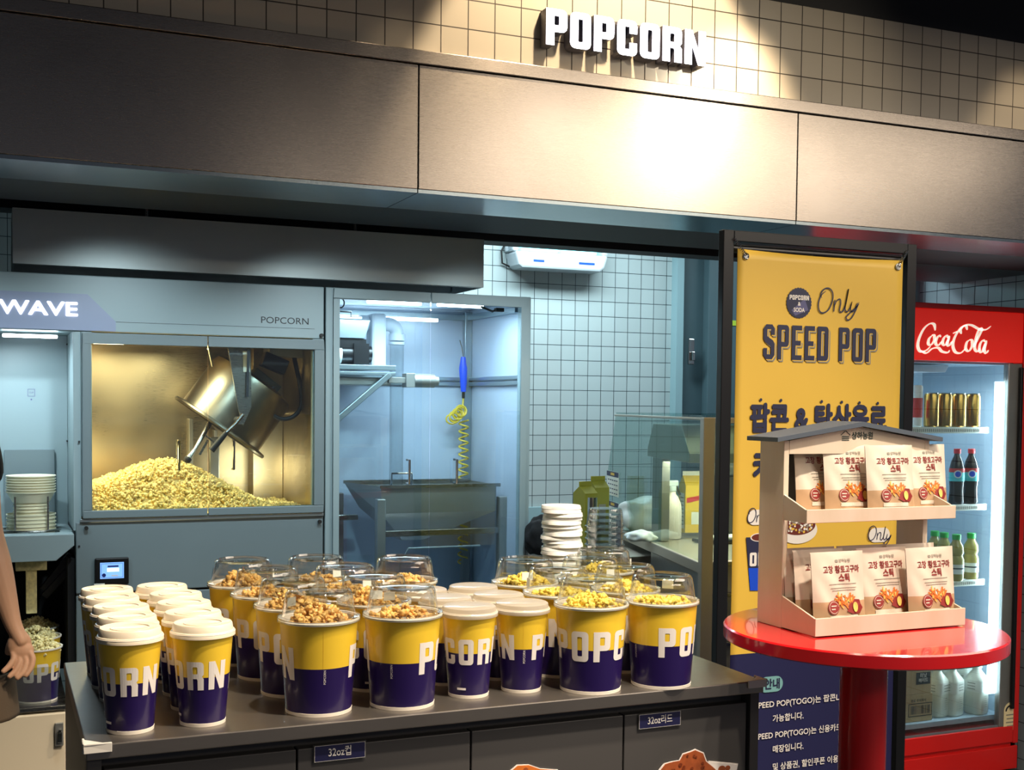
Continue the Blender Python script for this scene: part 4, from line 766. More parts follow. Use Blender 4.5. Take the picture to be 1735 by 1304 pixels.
def lumpy(name, c, r, m, lab, cat, seed, amp=.25, kind=None):
    bm = bmesh.new(); bmesh.ops.create_icosphere(bm, subdivisions=4, radius=1); rs = np.random.default_rng(seed); ph = rs.uniform(0, 6, (6, 3)); fr = rs.uniform(2, 7, (6, 3))
    for v in bm.verts:
        s = 1+amp*sum(math.sin(v.co.x*fr[i][0]+ph[i][0])*math.sin(v.co.y*fr[i][1]+ph[i][1])*math.sin(v.co.z*fr[i][2]+ph[i][2]) for i in range(6))
        v.co = Vector((v.co.x*r[0], v.co.y*r[1], max(v.co.z, -.75)*r[2]))*s
    zmin = min(v.co.z for v in bm.verts)
    for v in bm.verts: v.co.z -= zmin
    me = bpy.data.meshes.new(name); bm.to_mesh(me); bm.free(); me.materials.append(M[m]); me.polygons.foreach_set('use_smooth', [True]*len(me.polygons)); o = bpy.data.objects.new(name, me); COL.objects.link(o); o.location = c
    return tag(o, lab, cat)
q = at(1080, 905, Y=4.05); lumpy('plastic_bag', (q.x, 4.0, zb), (.11, .08, .07), 'wrap', 'crumpled pale plastic bag lying inside the glass case', 'plastic bag', 3, .08)
q = at(1112, 945, Y=3.55); lumpy('film_wrap', (q.x, 3.66, zb), (.055, .035, .022), 'wrap', 'small crumpled clear film beside the spray bottle foot', 'plastic film', 5, .1)
q = at(1228, 800, Y=3.9); lumpy('plastic_bag', (q.x, 3.9, 1.20), (.09, .06, .04), 'wrap', 'small plastic bag on the steel box behind the banner post', 'plastic bag', 8, .1)
q = at(1230, 870, Y=3.95); o = box(-.09, .09, -.08, .08, 0, 1.1985-zb).build('steel_box', 'dull_steel', smooth=0, bevel=.004, loc=(q.x-.01, 3.9, zb+.0005)); tag(o, 'plain steel box at the right inside the glass case', 'box')
q = at(1165, 935, Y=3.7); o = MB().box(-.07, .16, -.05, .05, 0, .012, m=0).box(-.05, .15, -.04, .04, .012, .022, m=1); tag(o.build('serving_tray', ['black_plastic', 'label_white'], smooth=0, bevel=.003, loc=(q.x+.03, 3.56, zb+.0005)), 'black tray with white sheet in front of the yellow carton', 'tray')
# cartons and cloth on the back counter beside the case
ZB = .9305
def gable(px, py, Y, w, h, mats_, lab, rz=.3):
    q = at(px, py, Y=Y); r = thing('drink_carton', lab, 'carton', (q.x, Y, ZB), rz=rz, world=False, group='cartons beside the warming case')
    MB().box(-w/2, w/2, -w/2, w/2, 0, h).add([(-w/2, -w/2, h), (w/2, -w/2, h), (w/2, w/2, h), (-w/2, w/2, h), (-w/2, 0, h+w*.4), (w/2, 0, h+w*.4)], [(0, 1, 5, 4), (2, 3, 4, 5), (0, 4, 3), (1, 2, 5)]).box(-w/2, w/2, -.002, .002, h+w*.39, h+w*.39+.018).build('box', mats_, r, smooth=0, bevel=.001)
    b = MB().flat(rect(w*.5, h*.5), lambda u, v: (u, -w/2-.0006, v+h*.45)); b.build('print', 'ink_grey', r, smooth=0); return r
gable(991, 900, 4.02, .065, .205, 'carton_gold', 'gold and green gable-top carton at the left of the case glass')
gable(1012, 895, 4.16, .065, .215, 'carton_gold', 'olive green gable-top carton half behind the price cards', .1)
q = at(1003, 900, Y=3.93); tag(MB().cyl((0, 0, 0), (0, 0, .195), .018, seg=24).build('steel_canister', 'chrome', loc=(q.x, 3.93, ZB)), 'narrow shiny steel canister standing before the gold carton', 'canister')
q = at(912, 950, Y=3.85); lumpy('black_pouch', (q.x+.01, 3.86, ZB), (.055, .05, .075), 'black_cloth', 'crumpled black cloth pouch beside the grey cabinet post', 'pouch', 12, .06)
# ================================================================== BANNER STAND
YBN = 2.66
bn = thing('banner_stand', 'black framed stand holding the yellow and navy SPEED POP banner', 'banner stand', (2.03, YBN, 0))
TL, TR_ = at(1231, 398, Y=YBN), at(1541, 426, Y=YBN); fx0, fx1, fz = TL.x, TR_.x, TL.z
fw = .032
box(fx0-fw/2, fx0+fw/2, YBN-.012, YBN+.012, -.06, fz+.012).build('post', 'frame_black', bn, smooth=0, bevel=.002)
box(fx1-fw/2, fx1+fw/2, YBN-.012, YBN+.012, -.06, fz+.012).build('post', 'frame_black', bn, smooth=0, bevel=.002)
box(fx0+fw/2, fx1-fw/2, YBN-.012, YBN+.012, fz-.016, fz+.012).build('top_bar', 'frame_black', bn, smooth=0, bevel=.002)
MB().cyl((fx0+.02, YBN+.01, fz-.032), (fx1-.02, YBN+.01, fz-.032), .011, seg=16).build('banner_rod', 'frame_black', bn)
for xx in (fx0, fx1): box(xx-.025, xx+.025, YBN-.2, YBN+.2, -.08, -.06).build('foot', 'frame_black', bn, smooth=0, bevel=.003)
box(fx0+fw/2, fx1-fw/2, YBN-.01, YBN+.01, -.05, -.03).build('bottom_bar', 'frame_black', bn, smooth=0)
ys_ = YBN-.016
a = at(1250, 422, Y=ys_); c_ = at(1530, 440, Y=ys_); bx0, bx1, bz1 = a.x, c_.x, (a.z+c_.z)/2
bz0 = at(1300, 1104, Y=ys_).z; zbot = .02
sheet = MB(); NX, NZ = 24, 40
for (z0, z1, m_) in ((zbot, bz0, 1), (bz0, bz1, 0)):
    o_ = len(sheet.v)
    for j in range(NZ+1):
        for i in range(NX+1):
            u, v = bx0+(bx1-bx0)*i/NX, z0+(z1-z0)*j/NZ; dip = .006*math.sin(PI*i/NX) if abs(v-bz1) < .001 else 0
            for k in (0,): sheet.v.append((u, ys_+.0015*math.sin(i/NX*9)*0, v-dip))
    for j in range(NZ):
        for i in range(NX): sheet.f.append((o_+j*(NX+1)+i, o_+j*(NX+1)+i+1, o_+(j+1)*(NX+1)+i+1, o_+(j+1)*(NX+1)+i)); sheet.m.append(m_)
sho = sheet.build('banner_sheet', ['banner_yellow', 'banner_navy'], bn); so = sho.modifiers.new('thickness', 'SOLIDIFY'); so.thickness = .0012; so.offset = -1 if False else 1
yp = ys_-.0022
BU = lambda px, py: at(px, py, Y=yp)
kB = lambda px: (BU(px+.5, 600)-BU(px-.5, 600)).x
pr = MB()   # 0 navy 1 grey 2 white 3 mint 4 lilac 5 yellow
PM = ['ink_navy', 'ink_grey', 'ink_white', 'ink_mint', 'ink_lilac', 'banner_yellow', 'ink_brown', 'blue_plastic']
q = BU(1354, 513); pr.flat(disc(.039, 56, 1, .05), front(q.x, q.z, yp), 0)
pr.flat(([(-.012, -.034), (.03, -.018), (.018, .012), (-.024, -.02)], [(0, 1, 2, 3)]), front(q.x, q.z, yp-.0003), 4)
for s_, dz in (('POPCORN', .014), ('&', -.003), ('SODA', -.019)):
    if s_ != '&': g_, w_ = word(s_.replace('A', 'R') if False else s_ if 'A' not in s_ else s_, .0125, .12) if 'A' not in s_ else (text(s_, .0155, .03, .85), 0)
    else: g_ = text('&', .014, .03)
    pr.flat(g_, front(q.x, q.z+dz, yp-.0006), 2)
def scr(pts, px0, py0, k, w, y, m, mb, cal=None):
    """pts in traced units around (px0,py0)"""
    P_ = []
    for u, v in pts: q = at(px0+u*k, py0+v*k, Y=y); P_.append((q.x, q.z))
    g_ = stroke(P_, w, 7, cal); mb.add([(u, y, v) for u, v in g_[0]], g_[1], m)
only = [[(606, 388), (582, 410), (568, 450), (572, 488), (592, 500), (620, 482), (640, 435), (640, 395), (622, 374), (598, 378), (580, 402), (585, 424)], [(652, 432), (646, 495)], [(648, 470), (662, 438), (678, 430), (682, 450), (676, 488), (690, 494), (706, 460), (718, 400), (722, 378), (714, 420), (704, 478), (716, 494), (732, 470), (740, 442)], [(740, 442), (732, 480), (742, 494), (758, 476), (768, 448)], [(776, 445), (760, 485), (738, 525), (718, 537), (710, 522), (730, 500), (776, 456)]]
def only_at(px, py, sc, w):
    for st_ in only: scr([((u-668), (v-452)) for u, v in st_], px, py, sc/3.03, w, yp-.0009, 0, pr)
only_at(1420, 514, 1.0, .0036)
q0_, q1_ = BU(1297, 583), BU(1488, 583); gw, ww_ = word('SPEED POP', .086, .13, w=.5, s=.17, h=.14, r=.12); kx_ = (q1_.x-q0_.x)/ww_; qc = BU(1391, 582)
cz_ = (BU(1391, 553).z+BU(1391, 611).z)/2; hh = (BU(1391, 553).z-BU(1391, 611).z)/.086
for dx, dz, m_, dy in ((.0062, -.0055, 1, 0), (.0026, -.0024, 5, .0003), (0, 0, 0, .0006)): pr.flat(gw, lambda u, v: (qc.x+u*kx_+dx, yp-dy, cz_+v*hh+dz), m_)
def kor(s, px, py, hpx, m_=0, wpx=None, bold=.03, align='CENTER'):
    q = BU(px, py); h = (BU(px, py-hpx/2).z-BU(px, py+hpx/2).z); g_ = text(s, h*1.1, bold, 1, align); xs_ = [u for u, v in g_[0]]
    if wpx: k_ = (BU(px+wpx/2, py).x-BU(px-wpx/2, py).x)/(max(xs_)-min(xs_))
    else: k_ = 1
    mid_ = (max(xs_)+min(xs_))/2 if align == 'CENTER' else min(xs_); vs_ = [v for u, v in g_[0]]; mv = (max(vs_)+min(vs_))/2; pr.flat(g_, lambda u, v: (q.x+(u-mid_)*k_, yp-.0009, q.z+(v-mv)), m_)
kor('팝콘 & 탄산음료', 1390, 708, 46, 0, 232, .045); kor('커플세트', 1352, 788, 48, 0, 150, .045)
pr.flat(rect(.34, .02), front(BU(1390, 722).x, BU(1390, 722).z, yp-.0002), 1) if False else None
for px, py in ((1289, 677), (1323, 678), (1392, 680), (1426, 681), (1456, 682), (1487, 683)): q = BU(px, py); pr.flat(disc(.0042, 16), front(q.x, q.z, yp-.0009), 0)
for px, py in ((1286, 876), (1490, 906)):
    q = BU(px, py); pr.flat(pill(.072, .04), front(q.x, q.z, yp-.0002), 2); only_at(px, py, .58, .0026)
# printed bowl and drink
q = BU(1352, 893); pr.flat(disc(.036, 32, 1.75), front(q.x, q.z-.008, yp-.0002), 2); pr.flat(disc(.027, 32, 2.1), front(q.x, q.z+.006, yp-.0004), 6)
for i in range(90):
    a_, r_ = random.random()*6.28, math.sqrt(random.random()); pr.flat(disc(random.uniform(.0022, .004), 7), front(q.x+r_*.05*math.cos(a_), q.z+.006+r_*.022*math.sin(a_), yp-.0006-i*1e-6), random.choice((2, 5, 1)))
def quadpx(pl_, m_, dy=.0003): pr.add([(BU(*p).x, yp-dy, BU(*p).z) for p in pl_], [tuple(range(len(pl_)))], m_)
quadpx([(1264, 910), (1306, 910), (1300, 962), (1268, 962)], 0); quadpx([(1268, 962), (1300, 962), (1298, 1000), (1271, 1000)], 7)
q = BU(1285, 910); pr.flat(disc(.011, 24, 2.3), front(q.x, q.z, yp-.0005), 2); pr.flat(disc(.009, 24, 2.4), front(q.x, q.z, yp-.0007), 6)
gq, _ = word('OD', .036, .12); q = BU(1283, 947); pr.flat(gq, front(q.x, q.z, yp-.0006), 2)
# navy part
q = BU(1314, 1158); pr.flat(pill(.075, .042), front(q.x-.014, q.z, yp-.0002), 3); kor('안내', 1308, 1158, 17, 0, 26, .03)
for s_, px, py, w_ in (('SPEED POP(TOGO)는 팝콘L 및 탄산음료', 1279, 1196, 200), ('가능합니다.', 1309, 1218, 52), ('SPEED POP(TOGO)는 신용카드 결제', 1279, 1249, 168), ('매장입니다.', 1309, 1270, 52), ('및 상품권, 할인쿠폰 이용 고객님', 1309, 1300, 142)):
    q = BU(px, py); g_ = text(s_, .0215, .018, 1, 'LEFT'); xs_ = [u for u, v in g_[0]]; k_ = (BU(px+w_, py).x-q.x)/(max(xs_)-min(xs_)); sl_ = 0
    pr.flat(g_, lambda u, v: (q.x+(u-min(xs_))*k_, yp-.0006, q.z+v), 2)
pr.build('banner_print', PM, sho, smooth=0)
for s, px, py in ((1, 1264, 434), (-1, 1522, 452)):
    q = at(px, py, Y=ys_-.003); MB().tube([(q.x+.0075*math.cos(a), ys_-.0025, q.z+.0075*math.sin(a)) for a in np.linspace(0, 6.28, 20)[:-1]], .0024, closed=True).flat(disc(.006, 16), front(q.x, q.z, ys_-.0026)).build('eyelet', 'dull_steel' if s < 0 else 'chrome', sho)
    e = Vector((q.x-s*.034, YBN-.014, q.z+.045)); st_ = Vector((q.x, ys_-.004, q.z+.003)); ax_ = e-st_; L_ = ax_.length; ax_.normalize(); n1 = ax_.cross(Vector((0, 1, 0))).normalized(); n2 = ax_.cross(n1)
    MB().tube([st_+ax_*(L_*k/80)+n1*.0038*math.cos(k*.9)+n2*.0038*math.sin(k*.9) for k in range(81)], .0011, seg=6).build('spring_hook', 'chrome', bn)
# ================================================================== RED TABLE
tx, ty, tz, tr_ = 1.578, 1.90, 1.03, .272
tb = thing('red_bar_table', 'round glossy red bar table carrying the wooden snack display', 'table', (tx, ty, 0))
MB().lathe([(0, tz-.028, 0), (tr_-.004, tz-.028), (tr_, tz-.025), (tr_, tz-.003), (tr_-.003, tz), (0, tz)], (tx, ty, 0), 96).build('tabletop', 'red_gloss', tb)
MB().lathe([(0, -.06), (.046, -.06), (.046, tz-.0285), (0, tz-.0285)], (tx+.005, ty, 0), 48).build('column', 'red_gloss', tb)
MB().lathe([(0, -.08), (.2, -.08), (.2, -.072), (.06, -.06), (0, -.06)], (tx+.005, ty, 0), 64).build('base', 'red_gloss', tb)
# ================================================================== WOODEN DISPLAY
T0 = tz+.0005; dx0, dx1, dyb, dyf = 1.415, 1.777, 2.025, 1.945
ds = thing('snack_display', 'small wooden house-shaped display with grey roof and two snack trays', 'display', (1.6, 1.95, T0))
box(dx0, dx0+.012, dyf, dyb, T0, 1.398).build('side_panel', 'beech', ds, smooth=0, bevel=.001); box(dx1-.012, dx1, dyf, dyb, T0, 1.398).build('side_panel', 'beech', ds, smooth=0, bevel=.001)
box(dx0+.0125, dx1-.0125, dyb-.008, dyb, 1.26, 1.398).build('back_panel', 'shelf_grey', ds, smooth=0)
b = MB().prism([(dx0+.0125, 1.372), (dx1-.0125, 1.372), (dx1-.0125, 1.398), ((dx0+dx1)/2, 1.426), (dx0+.0125, 1.398)], dyf, dyf+.01); gb = b.build('gable', 'beech', ds, smooth=0)
xm = (dx0+dx1)/2; rf = MB()
for s in (-1, 1): rf.prism([(xm, 1.4265), (xm, 1.436), (xm+s*.205, 1.4045), (xm+s*.205, 1.396)][::s], dyf-.012, dyb+.012)
rf.build('roof', 'roof_grey', ds, smooth=0)
q = at(1433, 738, Y=dyf-.001); b = MB()
hx_, hz_ = q.x, q.z-.0015
for zz in (0, -.0035, -.007): b.flat(rect(.018, .0016), front(hx_, hz_+zz, dyf-.0008))
b.flat(stroke([(-.012, .004), (-.006, .0085), (0, .013)], .0016, 4), front(hx_, hz_-.0015, dyf-.0008)).flat(stroke([(0, .013), (.006, .0085), (.012, .004)], .0016, 4), front(hx_, hz_-.0015, dyf-.0008)).flat(text('상하농원', .0155, .02, .95), front(hx_+.042, hz_+.001, dyf-.0008))
b.build('lettering', 'ink_green', gb, smooth=0, label='small dark Korean lettering with a house mark')
def tray(z0, yfr, lip, side_h, nm):
    b = MB().box(dx0+.0125, dx1-.0125, yfr, dyb-.009, z0, z0+.006)
    b.box(dx0, dx1+.004, yfr-.005, yfr, z0, z0+lip)
    for xx in (dx0+.0005, dx1-.0035): b.prism([(yfr, z0), (dyf-.0005, z0), (dyf-.0005, z0+side_h), (yfr, z0+lip)], xx, xx+.004, 'YZ')
    return b.build('tray', 'beech', ds, smooth=0, bevel=.0008)
tray(T0+.002, 1.842, .034, .062, 'lower'); tray(1.243, 1.875, .026, .05, 'upper')
# ================================================================== SNACK POUCHES
def pouch_mesh(W_=.124, H_=.148, T_=.028):
    nx, nz = 22, 28; b = MB()
    for s in (1, -1):
        o = len(b.v)
        for j in range(nz+1):
            for i in range(nx+1):
                u, v = i/nx*2-1, j/nz; ed = max(0, 1-abs(u)**4); th = T_/2*ed*((1-v)**.45)*(.35+.65*min(1, (1-v)*1.5))+.0007
                wv_ = 1-.02*math.sin(v*PI); rip = .0012*math.sin(u*9+v*13)*ed*min(1, (1-v)*3)+.0016*math.sin(v*7-u*3)*v*ed
                b.v.append((u*W_/2*wv_, -s*th+rip-.0, v*H_))
        for j in range(nz):
            for i in range(nx):
                f_ = (o+j*(nx+1)+i, o+j*(nx+1)+i+1, o+(j+1)*(nx+1)+i+1, o+(j+1)*(nx+1)+i); b.f.append(f_); b.m.append(1 if j/nz < .355 else 0)
    return b, (nx, nz)
def surf_y(u, v, W_=.124, H_=.148, T_=.028):
    u_, v_ = u/(W_/2), v/H_; ed = max(0, 1-abs(u_)**4); th = T_/2*ed*((max(0, 1-v_))**.45)*(.35+.65*min(1, (1-v_)*1.5))+.0007
    return -th+.0012*math.sin(u_*9+v_*13)*ed*min(1, (1-v_)*3)+.0016*math.sin(v_*7-u_*3)*v_*ed
po = thing('snack_pouch', 'x', 'pouch', world=False); pb_, _ = pouch_mesh(); pb_.build('bag', ['pouch', 'pouch_tan'], po, smooth=80)
PRN = MB()
def pf(cx, cz, off=.0008): return lambda u, v: (cx+u, surf_y(cx+u, cz+v)-off, cz+v)
PRN.flat(chop(text('고창 황토고구마', .0155, .022, .82), .004), pf(.006, .113), 0).flat(text('스틱', .017, .03, .85), pf(.010, .097), 0)
PRN.flat(text('상하농원', .0075, .01), pf(.014, .130), 4).flat(rect(.006, .005), pf(-.004, .130), 4)
for k, (w_, z_) in enumerate(((.066, .086), (.062, .0785), (.056, .074))): PRN.flat(chop(rect(w_, .0011), .004), pf(.006, z_), 4)
for k in range(26):
    a_ = random.uniform(-1.1, 1.2); c0_ = (.010+random.uniform(-.02, .016), .052+random.uniform(-.006, .009)); L2 = random.uniform(.016, .026); PRN.flat(([(c0_[0]+e*math.sin(a_)*L2/2+f*.0013*math.cos(a_), c0_[1]+e*math.cos(a_)*L2/2-f*.0013*math.sin(a_)) for e, f in ((-1, -1), (1, -1), (1, 1), (-1, 1))], [(0, 1, 2, 3)]), pf(0, 0, .0010+k*2e-5), 1 if k % 4 else 3)
PRN.flat(([(-.020, -.008), (-.007, -.014), (.012, -.014), (.020, -.003), (.014, .005), (.012, .013), (-.002, .014), (-.012, .005)], [tuple(range(8))]), pf(.028, .042, .0019), 2).flat(disc(.0095, 20, .62), pf(.028, .041, .0042), 3)
PRN.flat(disc(.0135, 28), pf(-.022, .042, .0019), 0).flat(([(.0115*math.cos(a), .0115*math.sin(a)) for a in np.linspace(0, 6.283, 28)[:-1]]+[(.0106*math.cos(a), .0106*math.sin(a)) for a in np.linspace(0, 6.283, 28)[:-1]], [(i, (i+1) % 27, 27+(i+1) % 27, 27+i) for i in range(27)]), pf(-.022, .042, .0024), 6)
for dz in (.003, -.003): PRN.flat(rect(.013, .0022), pf(-.022, .042+dz, .0026), 6)
PRN.flat(chop(rect(.066, .008), .004), pf(.002, .0225), 6)
PRN.build('print', ['ink_maroon', 'ink_orange', 'potato_skin', 'potato_flesh', 'ink_grey', 'carton_yellow', 'pouch'], po, smooth=0)
zl, zu = T0+.0085, 1.2495
PX = [(1424, 1.862, zl, 'front left sweet potato stick pouch on the lower tray', 0, 0), (1581, 1.862, zl, 'front right sweet potato stick pouch on the lower tray', .03, 0), (1499, 1.889, zl, 'centre sweet potato stick pouch standing second on the lower tray', 0, 0), (1380, 1.905, zl, 'sweet potato stick pouch at the left behind the front left one, lower tray', .05, 0), (1360, 1.935, zl, 'rear left sweet potato stick pouch against the side, lower tray', 0, 0), (1466, 1.935, zl, 'rear middle sweet potato stick pouch, lower tray', 0, 0), (1563, 1.925, zl, 'rear right sweet potato stick pouch, lower tray', 0, 0),
      (1512, 1.905, zu, 'front centre sweet potato stick pouch on the upper tray', 0, -.01), (1572, 1.935, zu, 'right sweet potato stick pouch on the upper tray, half covered', .08, 0), (1442, 1.935, zu, 'second sweet potato stick pouch from the left on the upper tray', -.05, -.006), (1392, 1.965, zu, 'leftmost sweet potato stick pouch on the upper tray', 0, -.006)]
for i, (px, Y, z, lab, rz, dz) in enumerate(PX):
    q = at(px, 1000 if z < 1.1 else 800, Y=Y); o = po if i == 0 else copy_tree(po)
    o.location = (min(max(q.x, dx0+.066), dx1-.05) if z < 1.1 and Y > 1.9 else q.x, Y, z); o.rotation_euler = (-.10, 0, rz); o['label'] = lab; o['group'] = 'snack pouches on the wooden display'
    if z > 1.1: o.scale = (.96, .96, .95)
# ================================================================== DRINKS FRIDGE
YR = 3.8
fr = thing('drinks_fridge', 'tall red glass-door drinks fridge with white script lettering on its header', 'fridge', (3.66, 4.1, 0))
fx0_, fx1_ = 3.345, 3.99; b = MB()
b.box(fx0_, fx0_+.03, YR+.012, 4.42, -.06, 1.885).box(fx1_-.03, fx1_, YR+.012, 4.42, -.06, 1.885).box(fx0_+.03, fx1_-.03, YR+.012, 4.42, 1.84, 1.885).box(fx0_, fx1_, YR+.012, 4.42, -.06, .12)
b.build('body', 'fridge_red', fr, smooth=0, bevel=.004)
b = MB().box(fx0_+.03, fx1_-.03, 4.38, 4.42, .12, 1.84).box(fx0_+.03, fx0_+.04, YR+.05, 4.38, .125, 1.66).box(fx1_-.04, fx1_-.03, YR+.05, 4.38, .125, 1.66).box(fx0_+.04, fx1_-.04, YR+.05, 4.38, .145, .165).box(fx0_+.03, fx1_-.03, YR+.05, 4.38, 1.65, 1.67); b.build('lining', 'fridge_in', fr, smooth=0)
hd = MB().box(fx0_+.005, fx1_-.03, YR, YR+.012, 1.658, 1.865).build('header_panel', 'fridge_header', fr, smooth=0, bevel=.003)
MB().box(fx0_, fx1_, YR-.004, YR+.011, 1.866, 1.888).box(fx1_-.028, fx1_, YR-.004, YR+.011, .05, 1.8655).build('trim_frame', 'fridge_red', fr, smooth=0, bevel=.003)
# script lettering traced as pen strokes (white)
lg = MB(); yl = YR-.0015; cal = (.005, .0165)
S1 = [[(1165, 575), (1160, 545), (1138, 540), (1108, 565), (1084, 612), (1076, 655), (1090, 682), (1120, 676), (1142, 655)],
      [(1090, 678), (1120, 690), (1150, 668), (1180, 664), (1200, 682), (1228, 688), (1240, 676)],
      [(1150, 600), (1134, 618), (1130, 642), (1144, 648), (1160, 625), (1160, 602), (1148, 598)],
      [(1196, 606), (1184, 602), (1172, 620), (1168, 642), (1182, 650), (1200, 630)],
      [(1234, 612), (1222, 602), (1208, 618), (1204, 642), (1218, 648), (1234, 618)], [(1240, 602), (1228, 640), (1236, 652), (1254, 630)], [(1256, 590), (1278, 580)],
      [(1330, 572), (1322, 552), (1298, 560), (1268, 605), (1256, 650), (1268, 684), (1296, 690), (1320, 668)],
      [(1300, 592), (1296, 572), (1318, 548), (1352, 548), (1392, 568), (1426, 570), (1452, 552)],
      [(1344, 622), (1328, 636), (1322, 668), (1338, 680), (1354, 655), (1354, 628), (1342, 622)],
      [(1362, 660), (1382, 620), (1404, 572), (1392, 568), (1376, 610), (1368, 665), (1382, 682), (1396, 668)],
      [(1424, 632), (1410, 626), (1396, 645), (1392, 676), (1406, 684), (1422, 640)], [(1430, 626), (1418, 672), (1426, 690), (1440, 676)]]
for st_ in S1: scr([(u, v) for u, v in st_], 1200-0, 370-0, 1/3.03, .012, yl, 0, lg, cal)
lg.build('lettering', 'fridge_logo', hd, smooth=0, label='white script lettering')
# door
dz0, dz1 = .125, 1.655
xs1 = at(1702, 900, Y=YR).x
d_ = MB().box(fx0_+.002, fx1_-.03, YR-.004, YR+.03, dz0-.07, dz0-.0).box(xs1, fx1_-.0305, YR, YR+.03, dz0, dz1, m=1).box(fx0_+.002, fx0_+.03, YR, YR+.03, dz0, dz1, m=1)
dor = d_.build('door', ['fridge_red', 'dull_steel'], fr, smooth=0, bevel=.003)
box(fx0_+.03, xs1, YR+.012, YR+.016, dz0, dz1).build('door_glass', 'fridge_glass', dor, smooth=0)
MB().box(fx1_-.052, fx1_-.036, YR-.016, YR-.001, .2, 1.64).build('door_handle', 'black_plastic', dor, smooth=0, bevel=.004)
box(fx0_, fx1_, YR-.002, YR+.011, -.06, .038).build('lower_panel', 'fridge_red', fr, smooth=0, bevel=.003)
b = MB().box(fx0_+.03, xs1-.001, YR+.004, YR+.011, dz0-.0, dz0+.008).build('sill_strip', 'alu', dor, smooth=0)
q = at(1712, 1215, Y=YR-.001); es = MB().add([(q.x+u, YR-.0012, q.z+v) for u, v in [(-.038, -.055), (.038, -.055), (.038, .03)]+[(.038*math.cos(a), .03+.036*math.sin(a)) for a in np.linspace(.2, 2.94, 9)]+[(-.038, .03)]], [tuple(range(13))])
o_ = es.build('energy_label', 'energy_sticker', dor, smooth=0)
b = MB().flat(([(.03*math.cos(a), .028+.027*math.sin(a)) for a in np.linspace(0, PI, 12)]+[(.022*math.cos(a), .028+.019*math.sin(a)) for a in np.linspace(PI, 0, 12)], [(i, i+1, 22-i, 23-i) for i in range(11)]), front(q.x, q.z, YR-.0018), 0)
for k, w_ in enumerate((.05, .044, .05, .038)): b.flat(rect(w_, .005), front(q.x, q.z+.012-.016*k, YR-.0018), 1)
b.build('energy_print', ['ink_black', 'ink_grey'], o_, smooth=0)
# shelves and light
SH = [at(1600, py, Y=YR+.07).z for py in (724, 856, 985)]
for z in SH:
    b = MB()
    for k in range(12): b.cyl((fx0_+.042, YR+.09+k*.024, z-.002), (fx1_-.14, YR+.09+k*.024, z-.002), .002, seg=6)
    b.box(fx0_+.041, fx1_-.14, YR+.066, YR+.07, z-.024, z+.002, m=1)
    sh_ = b.build('wire_shelf', ['steel', 'label_white'], fr, smooth=0)
    tk = MB()
    for k in range(40): x_ = fx0_+.05+k*.0102; tk.box(x_, x_+.004, YR+.0645, YR+.0658, z-.018, z-.006)
    tk.build('price_rail', 'ink_grey', sh_, smooth=0)
xl, xl2 = at(1681, 900, Y=YR+.04).x, at(1703, 900, Y=YR+.04).x
box(xl, xl2, YR+.035, YR+.05, .26, 1.58).build('light_strip', 'led_fridge', fr, smooth=0, bevel=.003)
xr = at(1673, 800, Y=YR+.3).x; b = MB().box(xr-.008, xr+.008, 4.2, 4.215, .55, 1.5)
for k in range(34): b.box(xr-.003, xr+.003, 4.198, 4.1995, .78+k*.021, .79+k*.021, m=1)
b.build('slotted_upright', ['steel', 'dark_gap'], fr, smooth=0)
b = MB().prism([(fx0_+.04, 1.645), (3.66, 1.645), (3.64, 1.615), (fx0_+.04, 1.615)], YR+.1, YR+.3); b.build('cooling_unit', 'pvc', fr, smooth=0, bevel=.004)
# fridge contents
def first_or_copy(store, i, loc, rz, lab, group=None, cat=None):
    o = store if i == 0 else copy_tree(store); o.location = loc; o.rotation_euler = (0, 0, rz); o['label'] = lab
    if group: o['group'] = group
    if cat: o['category'] = cat
    return o
can = thing('drink_can', 'x', 'can', world=False); MB().lathe([(0, 0), (.024, 0), (.031, .006), (.031, .128), (.027, .138), (.0268, .142), (.0255, .142), (.025, .139), (0, .139)], seg=32).build('can_body', 'gold_can', can); MB().lathe([(.0272, .138), (.0276, .1425), (.026, .1425), (.0255, .1395), (0, .1395)], seg=32).build('lid', 'steel', can)
for i, (px, Y, lab) in enumerate(((1578, 3.9, 'gold can, leftmost in the front row on the top fridge shelf'), (1600, 3.9, 'gold can, second from the left on the top fridge shelf'), (1624, 3.9, 'gold can, second from the right on the top fridge shelf'), (1648, 3.9, 'gold can, rightmost in the front row on the top fridge shelf'))):
    q = at(px, 700, Y=Y); first_or_copy(can, i, (q.x-.0, Y, SH[0]+.0005), i, lab, 'gold cans on the top fridge shelf')
wc_ = thing('drink_can', 'slim white and red can at the far left of the top fridge shelf', 'can', (at(1556, 680, Y=3.9).x-.012, 3.9, SH[0]+.0005), world=False); MB().lathe([(0, 0), (.02, 0), (.026, .006), (.026, .165), (.022, .172), (0, .172)], seg=28).build('can_body', 'label_white', wc_); MB().lathe([(.0263, .04), (.0263, .12)], seg=28).build('label_band', 'label_red', wc_)
def bottle(name, lab, prof_, liq, cap, capr, hcap, zc, label=None, lm=None):
    r = thing(name, lab, 'bottle', world=False); MB().lathe(prof_, seg=28).build('bottle_body', liq, r); MB().lathe([(0, zc), (capr, zc), (capr, zc+hcap-.002), (capr-.002, zc+hcap), (0, zc+hcap)], seg=24).build('cap', cap, r)
    if label:
        for (ra, z0, z1, m_) in label: MB().lathe([(ra, z0), (ra, z1)], seg=28).build('wrap_label', m_, r)
    return r
ck = bottle('soda_bottle', 'x', [(0, 0), (.026, 0), (.032, .01), (.028, .06), (.031, .10), (.031, .15), (.024, .18), (.013, .205), (.012, .213), (0, .213)], 'cola', 'cap_red', .0145, .02, .2135, [(.0316, .098, .135, 'label_teal'), (.0317, .135, .152, 'label_red')])
o = MB()
